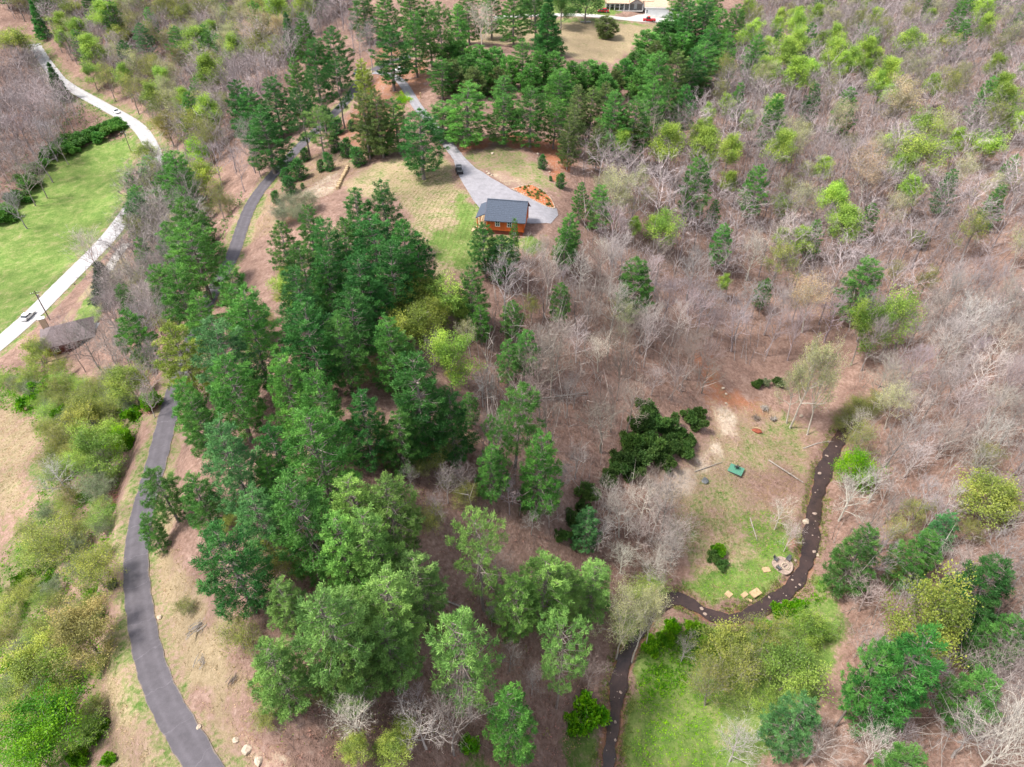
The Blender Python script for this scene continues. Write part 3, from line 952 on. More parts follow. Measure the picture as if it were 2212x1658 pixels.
PROTO = {
 'P': [pine_proto(11 + s, base=0.12, whorls=15, per=6, shape='pine', Rr=3.7) for s in range(4)] + [pine_proto(31 + s, base=0.16, whorls=13, per=6, shape='dome', Rr=3.6) for s in range(3)],
 'Q': [pine_proto(51 + s, base=0.3, whorls=12, per=6, scrag=0.5, shape=('flat', 'dome', 'flat')[s], Rr=3.9, lean=(0.0, 0.7, -0.6)[s], size=0.5) for s in range(3)],
 'E': [pine_proto(71, H=15, Rr=3.2, base=0.05, whorls=19, per=8, shape='cone', size=0.42)],
 'Y': [pine_proto(81 + s, H=7, Rr=2.3, base=0.05, whorls=9, per=6, shape=('pine', 'dome')[s], size=0.42, wid=0.045) for s in range(2)],
 'C': [pine_proto(91, H=3.2, Rr=0.85, base=0.04, whorls=10, per=7, shape='dome', size=0.26, wid=0.035, nt_=12)],
 'L': [decid_proto(101 + s, H=16, Rr=3.3, fork=0.42, limbs=15, sub=5, sub2=4, twigs=1, leaves=38, lsize=0.3, shape='column') for s in range(3)],
 'G': [decid_proto(121 + s, H=11, Rr=4.0, fork=0.25, limbs=13, sub=5, sub2=5, twigs=1, leaves=32, lsize=0.29, shape='round') for s in range(3)],
 'A': [decid_proto(141 + s, H=14, Rr=3.6, fork=0.36, limbs=13, sub=5, sub2=5, twigs=3, leaves=20, lsize=0.2, shape=('round', 'vase')[s]) for s in range(2)],
 'B': [decid_proto(161 + s, H=15, Rr=3.9, fork=0.38, limbs=13, sub=5, sub2=6, twigs=6, fine=0.03, shape=('round', 'vase', 'round', 'vase', 'column')[s]) for s in range(5)],
 'W': [decid_proto(181 + s, H=16, Rr=5.0, fork=0.3, limbs=12, sub=6, sub2=6, twigs=6, shape=('vase', 'round')[s], trunk_r=0.3, fine=0.034) for s in range(2)],
 'O': [decid_proto(201 + s, H=7, Rr=3.2, fork=0.08, limbs=8, sub=5, sub2=4, twigs=1, leaves=14, lsize=0.22, shape='vase', trunk_r=0.08, multi=4, up=0.2) for s in range(3)],
 'S': [bush_proto(221 + s, dense=True) for s in range(3)],
 'R': [bush_proto(241 + s, H=3.0, Rr=2.0, n_=700, lsize=0.24, blades=8, name='rhododendron') for s in range(2)],
}
def normed(pr):
    trm, brm, crm, Rr, H = pr
    me = crm or brm
    v = np.zeros(len(me.vertices) * 3, np.float32)
    me.vertices.foreach_get('co', v)
    v = v.reshape(-1, 3)
    return trm, brm, crm, float(np.percentile(np.hypot(v[:, 0], v[:, 1]), 93)), float(np.percentile(v[:, 2], 99.3))

PROTO = {k_: [normed(q) for q in v_] for k_, v_ in PROTO.items()}
# kind: height / width ratio, min and max height, object name, noun in the label, category
SPEC = {
 'P': (2.35, 7, 18, 'pine_tree', 'pine', 'pine tree'),
 'Q': (2.5, 12, 20, 'pine_tree', 'thin-crowned pine', 'pine tree'),
 'E': (2.2, 7, 18, 'spruce_tree', 'conical spruce', 'spruce tree'),
 'Y': (1.45, 3.5, 9, 'young_pine', 'bushy young pine', 'pine tree'),
 'C': (1.6, 1.2, 5, 'ornamental_conifer', 'small clipped-looking conifer', 'conifer'),
 'L': (2.3, 7, 19, 'leafing_tree', 'tall leafing tree', 'leafing tree'),
 'G': (1.35, 4, 15, 'leafing_tree', 'rounded leafing tree', 'leafing tree'),
 'A': (1.8, 5, 17, 'budding_tree', 'thinly budding tree', 'budding tree'),
 'B': (1.9, 6, 17, 'bare_tree', 'leafless tree', 'bare tree'),
 'W': (1.5, 8, 18, 'bare_tree', 'pale-limbed leafless tree', 'bare tree'),
 'O': (1.0, 2.5, 9, 'leafing_bush', 'many-stemmed bush', 'bush'),
 'S': (0.75, 0.8, 3.5, 'shrub', 'leafy shrub', 'shrub'),
 'R': (0.75, 1.0, 4.0, 'evergreen_shrub', 'dense evergreen shrub', 'shrub'),
}
TINT = {  # leaf colour, word for the label
 'dark': ((0.052, 0.148, 0.044), 'dark green'), 'mid': ((0.088, 0.205, 0.058), 'deep green'), 'lite': ((0.16, 0.275, 0.09), 'light green'),
 'blue': ((0.085, 0.195, 0.078), 'bluish green'), 'brown': ((0.11, 0.155, 0.058), 'brownish green'), 'yell': ((0.22, 0.29, 0.075), 'yellowish green'),
 'lime': ((0.25, 0.38, 0.105), 'lime green'), 'bright': ((0.19, 0.42, 0.05), 'vivid green'), 'gold': ((0.255, 0.315, 0.09), 'golden yellow-green'),
 'oran': ((0.29, 0.27, 0.10), 'orange-tinged'), 'olive': ((0.20, 0.23, 0.075), 'olive'), 'pale': ((0.31, 0.33, 0.18), 'pale grey-green'),
 'tan': ((0.40, 0.32, 0.20), 'pale tan'), 'grn': ((0.11, 0.26, 0.04), 'fresh green'), 'sage': ((0.17, 0.21, 0.125), 'grey-green'),
 'grey': ((0.285, 0.25, 0.24), 'grey'), 'lilac': ((0.305, 0.26, 0.262), 'mauve-grey'), 'bark': ((0.225, 0.185, 0.165), 'brown'), 'white': ((0.42, 0.375, 0.345), 'whitish'),
 'rhod': ((0.065, 0.125, 0.04), 'dull dark green'),
 'dk': ((0.12, 0.10, 0.09), 'dark'), 'cedar': ((0.018, 0.045, 0.02), 'blackish green'),
}
# plate x and y of the crown top, crown width on the plate
TREES = {
 'P dark': "2015 1368 150 1570,765 412 80,820 393 85,700 470 90,800 470 105,860 480 95,900 505 80,840 530 100,770 545 110,700 545 100,633 586 110,650 646 120,797 590 85,757 622 100,893 770 130,780 853 95,970 846 100,903 866 80,467 1142 150,1046 482 62 600,1082 512 72 615,507 177 62,533 193 82,583 167 80,560 233 95,903 243 100 388,837 57 85 197,717 60 72,667 85 62,1495 5 62,1530 0 60,1502 110 62,1540 62 60,1482 185 52,573 920 90,2158 1215 125,2065 367 45,1765 180 40,1545 433 30",
 'P mid': "318 338 56 425,292 402 56 492,345 372 60 470,275 440 50 520,1010 -25 60,1060 -30 60,1110 -28 60,1160 -35 60,1480 -30 70,1540 -35 60,780 -20 60,830 -25 60,880 -30 60,655 445 65,640 530 90,600 482 65,740 480 80,367 573 82,483 573 92,510 622 122,417 636 72,693 573 82,727 682 95,477 770 115,383 826 75,410 850 82,600 773 105,683 813 112,667 886 155,567 985 75,327 1012 82,410 1028 80,1017 583 72,837 686 95,853 882 82,1013 853 42,1133 716 62,1097 736 52,1380 563 82 690,1167 936 98 1115,1053 963 72 1080,633 1033 150,1114 1495 108 1650,385 430 92,400 483 112,370 330 75,955 222 85 300,850 215 72 333,1003 180 100 316,950 127 58 215,1087 165 58 250,1127 87 58 190,1147 190 80 319,1090 207 75 313,1207 150 80 262,890 27 62 168,923 5 58,987 10 52,1525 90 72,1560 22 60,1595 12 58,1580 72 52,1330 200 72,1370 213 72,1420 173 62,1447 180 52,1430 113 72,1875 1148 100,2008 1155 92,1992 1625 105,1213 613 46,1037 660 46,1104 647 50,1885 563 82,1842 190 50,2092 43 36,2082 5 40,2192 190 40,2200 335 36,1254 395 34 480,1297 403 56 500,1232 462 52 560,1222 492 50 585,1108 473 26 570,1655 603 36,2142 1458 105,2192 1332 100,310 1115 52,1942 1528 50,633 127 58,647 30 46,370 600 1,1565 487 45,1199 212 52 322",
 'P lite': "837 1033 130,757 1036 112,717 1125 122,780 1112 135,820 1248 150,897 1205 112,747 1292 120,683 1292 175,600 1265 85,567 1398 130,727 1400 125,827 1332 120,1170 1202 122,1110 1252 105,1217 1225 92,1284 1225 92,860 720 72",
 'P blue': "467 913 132,540 1053 105,450 693 122,1738 1522 112,860 640 1,300 52 42,283 417 52,1270 1105 60,1687 40 1,2055 1112 62",
 'P brown': "1253 187 52,1280 190 50,1310 180 52,1345 240 50,1130 250 1,780 200 60,810 195 62,1230 260 45,1245 230 48,1470 110 60,1295 270 45",
 'P yell': "367 703 105,780 130 45",
 'Q lite': "1034 1115 128 1320,997 1332 155 1550,1220 1338 115 1530,680 233 75 350",
 'Q mid': "1113 833 98 1010,1075 890 70 1060,1925 1405 95 1570,950 5 62,830 262 48 330,1217 300 22 358",
 'Q dark': "260 87 34,720 120 60,680 150 60,640 190 62",
 'E dark': "1187 -4 72 117,617 30 42,105 138 36,63 3 32",
 'E cedar': "207 568 78 650",
 'Y mid': "970 92 62,997 88 62,1037 100 60,1070 102 52,1167 113 52,1197 113 52,1237 133 62,1277 133 62,1303 140 52,1353 127 46,1380 110 62,1403 67 62,1437 43 62,1467 40 62,1387 150 62,1010 120 60,1050 130 60,1100 125 50,1150 140 60,1210 150 50,1310 160 50,1400 120 50,1450 75 55,1480 70 50",
 'Y brown': "1020 145 50,980 130 52,1330 150 42,1075 145 44,1420 90 44,1500 150 60,1510 130 50",
 'C dark': "757 258 17,780 262 17,795 262 24,745 300 30,770 318 34,795 306 22,815 294 20,830 310 16,718 290 28,722 255 34,615 362 26,640 345 36,655 320 20,620 380 30,592 412 20,652 395 9,705 330 24,690 345 18,1212 375 22,1172 335 20,700 230 26,1190 380 8,700 250 22",
 'L lime': "213 0 62,117 27 42,1394 257 44,1444 267 62,1343 280 36,1688 37 32,1715 20 22,1762 7 36,1730 60 52,1655 77 32,1698 80 46,1778 67 36,1812 83 42,1825 112 42,1848 100 42,1785 117 26,1905 100 32,1875 127 32,1925 123 52,1732 123 52,1672 130 36,1565 120 32,1928 183 32,1535 223 26,1538 253 32,1505 260 36,1622 237 32,1692 493 32,1575 367 34,1568 593 25,1377 467 26,1640 40 30,1905 150 40,1650 120 40,1715 80 30,500 73 42,410 60 62,447 43 32",
 'G lime': "612 590 62,640 636 52,700 655 48,560 690 46,742 600 40,1982 60 68,2008 237 82,2015 290 96,2038 263 36,2148 280 72,2195 227 62,1695 420 46,1898 646 70 790,1968 630 74 780,1437 453 72,967 713 95 850,953 600 95,985 640 60,1728 1415 128,1992 497 36,1968 320 50,1625 110 26,1752 1332 78,480 10 42,190 926 100,530 693 52,1882 33 28,187 133 46",
 'G bright': "410 300 56,1868 985 80,867 202 36,225 923 62",
 'G gold': "897 590 100,887 660 100,853 628 70,930 640 80,17 60 84,2058 1255 145 1440,2175 1040 120,983 790 40,610 610 52,617 570 46,870 1565 58,837 1605 72,763 1598 62,2055 70 46,1575 1378 120,423 350 66,170 860 82,60 735 60,262 792 80,55 1412 125,573 1020 52,500 1080 48,573 1162 40,490 1115 36,310 305 50",
 'G oran': "150 1332 122,853 600 50,350 240 56",
 'G grn': "60 1528 150,40 1600 110,393 1140 1",
 'A pale': "1782 723 92 925,1822 745 84 940,1745 790 60 915,1330 355 92,1390 362 52,1738 393 56,1538 337 36,1013 693 52,1363 650 62,1368 1240 100 1425,1402 1272 80 1432,1430 1262 60 1400,2165 380 52,1958 833 76,1340 400 60,1300 370 50,1400 400 40",
 'A tan': "1898 333 92,1975 173 92,1775 596 92,567 17 82,540 40 60,590 30 50,1880 300 60",
 'A olive': "353 200 62,433 257 62,483 200 42,310 43 42,2075 147 62,2168 73 46,2128 460 66,1942 563 46,2015 583 52,1868 916 76,1992 1087 66,2142 953 62,1942 1218 52,1942 1125 62,300 167 52,267 153 52,223 147 42,553 726 72,1608 1395 112,1558 1438 102,1675 1345 95,460 393 52,330 350 50,300 380 44,1150 640 40,350 60 50,370 100 46,450 100 50,330 120 50,270 20 50,150 60 40,1960 200 50",
 'O olive': "1860 858 50,1885 868 50,1838 880 44,1905 850 50,1820 900 40,157 1125 72,507 1355 92,593 1188 112,393 1298 46,113 926 62,933 953 82,1000 940 52,560 1472 62,567 1538 62,930 1100 70,1000 1050 60,690 700 60,640 740 50,790 780 55,820 960 60,900 990 60,640 1150 60,940 1350 60,700 1480 60,480 420 50,440 440 40",
 'R mid': "228 266 56,190 278 60,160 290 56,130 303 56,105 320 50,78 348 54,52 380 54,26 415 56,4 450 56,250 258 50,210 285 40,145 312 36",
 'O gold': "75 745 50,122 778 50,83 1142 122,180 1205 118,225 800 70,180 830 82,350 673 62,573 673 38,217 1178 40,110 815 70,60 790 50,250 840 60,290 690 50",
 'O lime': "1385 1270 80,1412 1250 66,1352 1335 66,1700 1385 60,1790 1350 60,1600 1480 80,1660 1500 70,160 1560 90,100 1480 80",
 'O sage': "195 1010 80,207 1040 70,35 1382 50,620 415 60,600 440 55,660 410 50,640 440 46",
 'S grn': "267 943 42,323 846 52,197 1562 58,227 1635 32,1020 1598 54,1277 1528 80,1555 1180 34,140 880 50,60 850 60,100 820 60,30 1250 50,280 880 40,200 870 50,1530 1370 40,1240 1560 50,1500 1350 40,1720 1300 36,1690 1310 40,1650 1345 36,1450 1340 40,1410 1390 40,1440 1370 40",
 'S sage': "235 1260 26,1655 820 20",
 'R rhod': "1400 870 50,1390 900 56,1420 900 52,1370 940 60,1410 940 56,1350 980 60,1390 975 60,1430 960 50,1490 890 36,1510 882 34,1512 908 36,1470 930 40,1490 940 34,1340 1000 50,1450 905 50,1455 945 50,1480 960 44,1440 985 44,1370 1010 46,1320 1020 46,1270 1050 50,1260 1090 44,1240 1110 40,1215 1150 40,1250 1140 36,1640 822 26,1683 818 26,1545 1195 30,1560 1215 28,430 560 1",
 'W white': "2130 640 100,2185 690 90,2060 720 90,2120 800 100,2190 830 90,2010 840 80,2080 900 90,2150 960 90,2000 950 80,1350 1085 80,1440 1135 80,1410 1200 80,1350 1180 70,1465 1160 60,1037 0 72,100 990 92,170 490 82,1230 276 42,1320 1050 95,1400 1040 90,1190 1070 60,1300 1120 80,1470 1120 80,1430 1180 90,755 1510 110,905 1540 130,1610 1580 110,1790 1580 130,1920 1590 110,1490 1375 50,1540 1240 1,1390 1120 70,1250 700 70,1300 720 70,1040 800 70,1950 770 110,1870 880 60,1640 500 80,1700 470 70,2100 680 110,2160 740 110,2170 900 100,1860 1030 100,1980 1270 90,1900 1250 90,2090 1180 90,1700 1080 60,1720 1130 50,2200 1100 60",
 'B lilac': "433 167 92,483 143 80,500 100 80,450 190 80,520 250 70,560 160 60,200 40 72,170 70 66,240 60 60,20 180 70,60 190 70,100 200 60,30 240 74,80 250 70,20 300 70,70 300 66,110 270 50,30 350 66,10 400 60,60 340 50,330 20 50,380 40 50,250 110 50,430 20 40,520 40 50,700 10 50,660 20 50,750 20 50,790 40 56,770 70 40,480 260 60,500 310 60,450 300 60,540 290 50,420 270 50,380 250 46",
 'B grey': "118 672 60 775,160 690 70 800,200 690 66 800,232 690 60 790,140 720 50 805,185 730 56 820,90 720 40 790,270 560 80,300 600 84,330 640 70,280 650 80,310 540 70,250 600 70,232 660 50,250 690 60,320 480 60,350 520 60,300 500 50,260 730 70,300 770 70,230 780 60,340 760 50,300 830 50,1230 820 60,90 1150 1,380 700 1,930 720 60,1060 800 50,1000 1000 60,960 1010 60,1100 1040 60,930 1060 60,880 1000 50,1250 960 60,1210 1000 60,1150 1100 50,700 720 60,740 760 50,760 940 50,620 1120 50,920 1280 60,870 1350 60,1060 1300 50,1100 1400 60,1150 1450 60,900 1480 60,1020 1420 50",
}
ORDER = []          # (kind, tint, x, y, w)
for key, txt in TREES.items():
    kd, tn = key.split()
    for e in txt.split(','):
        q_ = [float(q) for q in e.split()]
        if q_[2] > 2:
            ORDER.append((kd, tn, q_[0], q_[1], q_[2], q_[3] if len(q_) > 3 else None))

TREE_POS = []
TREE_REC = []
COUNT = {}

def tree_at(kind, x, y, w, hmul=1.0):
    ratio, h0, h1 = SPEC[kind][:3]
    h = 0.5 * (h0 + h1)
    for _ in range(5):
        P = ground(x, y, h)
        dep = (P - CAMP) @ FW
        wm = w * dep / F
        h = min(max(ratio * wm, h0), h1) * hmul
    P = ground(x, y, h)
    return P[0], P[1], wm, h

def add_tree(kind, tint, X, Y, wm, h, rg):
    c = COUNT.get(kind, 0)
    COUNT[kind] = c + 1
    trm, brm, crm, Rr, H = PROTO[kind][c % len(PROTO[kind])]
    ratio, h0, h1, name, noun, cat = SPEC[kind]
    z = float(hgt(X, Y)) - 0.08
    e = empty(name, (X, Y, z), rg.uniform(0, 6.28))
    s = wm / (2 * Rr) * (1.12 if kind in 'LGA' else 1.02 if kind == 'P' else 1.0)
    e.scale = (s, s, h / H)
    e.rotation_euler[0] = rg.normal() * 0.025
    e.rotation_euler[1] = rg.normal() * 0.025
    col, word = TINT[tint]
    j = 1 + rg.normal() * 0.15
    jc = tuple(float(np.clip(c_ * j * (1 + rg.normal() * 0.03), 0.005, 0.8)) for c_ in col)
    bare = crm is None
    if kind in 'PQEYC':
        bk = (0.20, 0.165, 0.15)
    elif kind in 'SR':
        bk = (0.12, 0.09, 0.07)
    elif bare:
        bk = jc
    elif tint in ('pale', 'tan'):
        bk = (0.42, 0.38, 0.33)
    else:
        bk = (0.24, 0.21, 0.185)
    t = link("trunk" if kind not in 'SRO' else "stems", trm, e)
    t.color = (*bk, 1)
    b_ = link("branches", brm, e)
    b_.color = (*bk, 1)
    if crm:
        c_ = link("crown", crm, e)
        c_.color = (*jc, 1)
    TREE_POS.append((X, Y, wm))
    px, py, _ = project((X, Y, z + h * 0.6))
    TREE_REC.append((e, noun, word, cat, px, py, kind))
    return e

trg = np.random.default_rng(99)
def tree_on(x, y, w, yb):
    """a tree whose top shows at (x, y) and whose foot shows at height yb on the plate"""
    xb = x
    for _ in range(6):
        G = ground(xb, yb)
        lo, hi = 0.5, 40.0
        for _ in range(30):
            h = (lo + hi) / 2
            px, py, dep = project(G + np.array([0, 0, h]))
            if py > y:
                lo = h
            else:
                hi = h
        xb += x - px
    return G[0], G[1], w * dep / F, h

for kd, tn, x, y, w, yb in ORDER:
    if yb:
        X, Y, wm, h = tree_on(x, y, w, yb)
    else:
        X, Y, wm, h = tree_at(kd, x, y, w, trg.uniform(0.93, 1.07))
    add_tree(kd, tn, X, Y, wm, h, trg)

Pc = ground(2096, 1680)
add_tree('W', 'white', Pc[0], Pc[1], 9.5, 19, trg)
# ---- woods of leafless trees: the largest in view as individuals, the rest as one mass
WOODS = [
 ('lilac', 5.6, [(1480, 300), (1600, 130), (1620, -60), (2290, -60), (2290, 760), (2100, 700), (1900, 720), (1700, 780), (1560, 800), (1450, 720), (1300, 640), (1240, 520), (1290, 420), (1400, 350)]),
 ('bark', 4.3, [(1180, 560), (1300, 640), (1450, 740), (1530, 830), (1500, 880), (1380, 900), (1300, 1010), (1200, 1200), (1030, 1160), (1010, 960), (1050, 720)]),
 ('grey', 4.0, [(1830, 850), (1900, 720), (2100, 680), (2290, 720), (2290, 1700), (1850, 1700), (1830, 1500), (1800, 1290), (1780, 1180), (1800, 1050), (1840, 940)]),
 ('lilac', 5.6, [(350, -60), (760, -60), (780, 60), (700, 90), (620, 230), (500, 300), (470, 370), (360, 300), (300, 230), (140, 130), (100, 60), (0, 30), (0, -20)]),
 ('lilac', 4.8, [(-60, 150), (60, 120), (130, 200), (190, 270), (140, 310), (60, 360), (0, 450), (-60, 460)]),
 ('grey', 4.0, [(290, 440), (420, 400), (470, 560), (430, 680), (350, 860), (270, 860), (255, 760), (250, 640), (300, 560)]),
 ('bark', 5.2, [(900, 1300), (1080, 1280), (1280, 1420), (1290, 1560), (1200, 1650), (1000, 1640), (620, 1640), (640, 1500), (860, 1440)]),
 ('grey', 4.0, [(1240, 1130), (1380, 1060), (1450, 1130), (1480, 1200), (1430, 1260), (1330, 1240), (1260, 1210)]),
 ('bark', 6.0, [(1240, 300), (1480, 290), (1500, 340), (1300, 420), (1230, 400)]),
]
placed = np.array([(a, b_) for a, b_, _ in TREE_POS])
cands = []
for tn, sp, poly in WOODS:
    wp = np.array([ground(x, y)[:2] for x, y in poly])
    lo, hi = wp.min(0), wp.max(0)
    nn = int((hi - lo).prod() / (sp * sp) * 1.1) + 5
    q = np.random.default_rng(abs(int(poly[0][0])) + 5).uniform(lo, hi, size=(nn * 2, 2))
    ok = in_poly(q[:, 0], q[:, 1], [tuple(p) for p in wp])
    loc = []
    for p in q[ok]:
        if loc and np.min(np.hypot(*(np.array(loc) - p).T)) < sp * 0.72:
            continue
        if np.min(np.hypot(*(placed - p).T)) < 2.6:
            continue
        toward = -p / np.linalg.norm(p)
        if any(np.min(np.hypot(*(placed + toward * k_ - p).T)) < 2.6 for k_ in (3.5, 6.5)):
            continue
        loc.append(p)
        cands.append((p[0], p[1], tn))
rl = np.vstack([roads[k_][0][:, :2] for k_ in roads] + [creek[:, :2]])
cands = [c for c in cands if np.min(np.hypot(*(rl - np.array(c[:2])).T)) > 4.5]
info = []
for X, Y, tn in cands:
    z = float(hgt(X, Y))
    px, py, dep = project((X, Y, z + 8))
    inside = -40 < px < 2250 and -60 < py < 1720
    info.append((dep if inside else dep + 5000, X, Y, tn, inside))
info.sort(key=lambda r_: r_[0])
n_have = COUNT.get('B', 0) + COUNT.get('W', 0)
quota = 298 - n_have
frg = np.random.default_rng(5)
rest = []
for dep, X, Y, tn, inside in info:
    wm = frg.uniform(5.4, 9.0) if tn == 'lilac' else frg.uniform(4.8, 8.2)
    h = min(17, max(6, wm * (frg.uniform(1.35, 1.9) if tn == 'lilac' else frg.uniform(1.5, 2.2))))
    if inside and quota > 0:
        quota -= 1
        tt = tn if frg.random() < 0.75 else ('grey', 'bark', 'lilac', 'white')[frg.integers(4)]
        add_tree('B', tt, X, Y, wm, h, frg)
    else:
        rest.append((X, Y, wm, h, tn))

# ---- leafing trees and bushes mixed in
MIX = [
 (12, [('L', 'lime'), ('A', 'olive'), ('A', 'pale'), ('L', 'lime'), ('P', 'mid')], [(1480, 300), (1640, 20), (2290, -20), (2290, 600), (1900, 640), (1700, 640), (1560, 620), (1350, 480), (1400, 350)], 1.2),
 (10.0, [('A', 'olive'), ('A', 'olive'), ('G', 'gold'), ('P', 'mid'), ('L', 'lime'), ('A', 'pale')], [(350, -20), (740, -20), (700, 60), (600, 150), (490, 200), (470, 370), (360, 300), (300, 230), (140, 130), (100, 60), (0, 30), (0, -20)], 1.5),
 (6.0, [('A', 'olive'), ('O', 'olive'), ('P', 'mid'), ('A', 'pale')], [(290, 440), (420, 400), (470, 520), (430, 680), (350, 860), (280, 860), (270, 640), (300, 560)], 0.9),
 (3.4, [('O', 'gold'), ('O', 'olive'), ('O', 'lime'), ('O', 'sage'), ('O', 'lime'), ('S', 'grn'), ('O', 'olive')], [(0, 830), (110, 830), (230, 850), (320, 880), (265, 1000), (240, 1200), (225, 1500), (210, 1690), (-40, 1690), (-30, 1420), (60, 1200), (110, 1090), (120, 960), (60, 850)], 0.7),
 (6.0, [('O', 'olive'), ('O', 'lime'), ('G', 'lime'), ('S', 'grn')], [(1570, 1490), (1700, 1430), (1810, 1350), (1830, 1430), (1760, 1520), (1640, 1620), (1580, 1600)], 0.6),
 (9.0, [('P', 'mid'), ('A', 'olive'), ('P', 'blue')], [(1880, 1000), (2200, 950), (2200, 1640), (1900, 1640), (1850, 1300)], 0.8),
 (5.5, [('O', 'olive'), ('S', 'sage'), ('O', 'gold')], [(560, 1120), (720, 930), (1000, 930), (1000, 1060), (900, 1150), (650, 1240)], 0.55),
]
xrg = np.random.default_rng(21)
for sp, kinds, poly, sz in MIX:
    wp = np.array([ground(x, y)[:2] for x, y in poly])
    lo, hi = wp.min(0), wp.max(0)
    q = xrg.uniform(lo, hi, size=(int((hi - lo).prod() / sp ** 2 * 1.2), 2))
    q = q[in_poly(q[:, 0], q[:, 1], [tuple(p) for p in wp])]
    for p in q:
        allp = np.array([(a, b_) for a, b_, _ in TREE_POS])
        if np.min(np.hypot(*(allp - p).T)) < sp * 0.42 or np.min(np.hypot(*(rl - p).T)) < 4.2:
            continue
        z = float(hgt(*p))
        px, py, dep = project((p[0], p[1], z + 5))
        if not (-30 < px < 2240 and -30 < py < 1690):
            continue
        kd, tn = kinds[xrg.integers(len(kinds))]
        base_w = {'L': 5.0, 'A': 6.0, 'P': 5.5, 'G': 6.0, 'O': 5.5, 'S': 3.0}[kd] * xrg.uniform(0.75, 1.25) * sz
        ratio, h0, h1 = SPEC[kd][:3]
        add_tree(kd, tn, p[0], p[1], base_w, min(max(ratio * base_w, h0 * 0.8), h1), xrg)

def lite_bare(seed):
    rg = np.random.default_rng(seed)
    mb = MB()
    H, Rr = 15.0, 3.9
    mb.tube([(0, 0, 0), (0.1, 0.05, H * 0.4), (0.0, 0.1, H * 0.85)], [0.2, 0.14, 0.03], 3)
    az = 0.0
    for li in range(13):
        u = li / 13
        t = 0.38 + 0.55 * u
        az += 2.4 + rg.uniform(-0.3, 0.3)
        el = rg.uniform(0.5, 0.95) + 0.2 * u
        d = np.array([math.cos(az) * math.cos(el), math.sin(az) * math.cos(el), math.sin(el)])
        L = Rr * (1.25 - 0.5 * u) / max(0.6, math.cos(el)) * rg.uniform(0.8, 1.1)
        p0 = np.array([0.05, 0.05, H * t * 0.9])
        q = p0 + d * L
        mb.strip(p0, q, 0.16, rg)
        for k in range(9):
            s = rg.uniform(0.25, 1)
            p1 = p0 + d * L * s
            d1 = unit(d + rg.normal(size=3) * 0.55)
            q1 = p1 + d1 * L * 0.45
            mb.strip(p1, q1, 0.07, rg)
            for j in range(4):
                p2 = p1 + (q1 - p1) * rg.uniform(0.2, 1)
                mb.strip(p2, p2 + unit(d1 + rg.normal(size=3) * 0.6) * L * 0.26, 0.045, rg)
    v = np.array(mb.v)
    f = []
    for q in mb.f:
        f.append(q[:3])
        if len(q) == 4:
            f.append((q[0], q[2], q[3]))
    return v, np.array(f)

def tinted_mesh(name, V, Fc, material, tint=None):
    me = big_mesh(name, V, Fc, material, k=3)
    if tint is not None:
        at = me.attributes.new("tint", 'FLOAT', 'POINT')
        at.data.foreach_set('value', np.asarray(tint, np.float32))
    return me

lites = [lite_bare(301 + s) for s in range(5)]
for tn, shade in [(t_, s_) for t_ in ('lilac', 'grey', 'bark') for s_ in range(3)]:
    wl_n = "bare_woodland"
    Vs, Fs, off = [], [], 0
    for ri, (X, Y, wm, h, t_) in enumerate(rest):
        if t_ != tn or (ri * 7 + ri // 5) % 3 != shade:
            continue
        v, f = lites[frg.integers(5)]
        a = frg.uniform(0, 6.28)
        s = wm / 7.8
        vv = np.stack([(v[:, 0] * math.cos(a) - v[:, 1] * math.sin(a)) * s + X, (v[:, 0] * math.sin(a) + v[:, 1] * math.cos(a)) * s + Y, v[:, 2] * h / 15.0 + float(hgt(X, Y)) - 0.1], 1)
        Vs.append(vv)
        Fs.append(f + off)
        off += len(v)
    if Vs:
        o = link(wl_n, tinted_mesh(wl_n, np.vstack(Vs), np.vstack(Fs), 'bark'))
        o.color = (*[c_ * (0.68, 1.0, 1.4)[shade] for c_ in TINT[tn][0]], 1)
        tag(o, ("darker ", "middling ", "paler ")[shade] + {'lilac': "mauve mass of far leafless trees on the slopes", 'grey': "grey mass of leafless trees at the picture's edge", 'bark': "brown mass of leafless trees on the mid slope"}[tn], "woodland", None, 'stuff')

# ---- undergrowth: bare saplings and brush in the woods, low leafy plants on the wet ground
def scatter(polys, dens, seed):
    out = []
    rg = np.random.default_rng(seed)
    for poly in polys:
        wp = np.array([ground(x, y)[:2] for x, y in poly])
        lo, hi = wp.min(0), wp.max(0)
        q = rg.uniform(lo, hi, size=(int((hi - lo).prod() * dens), 2))
        q = q[in_poly(q[:, 0], q[:, 1], [tuple(p) for p in wp])]
        out.append(q)
    q = np.vstack(out)
    keep = np.ones(len(q), bool)
    for s in range(0, len(q), 2000):
        dd = ((q[s:s + 2000, None] - rl[None]) ** 2).sum(-1).min(1)
        keep[s:s + 2000] = dd > 3.0 ** 2
    return q[keep]

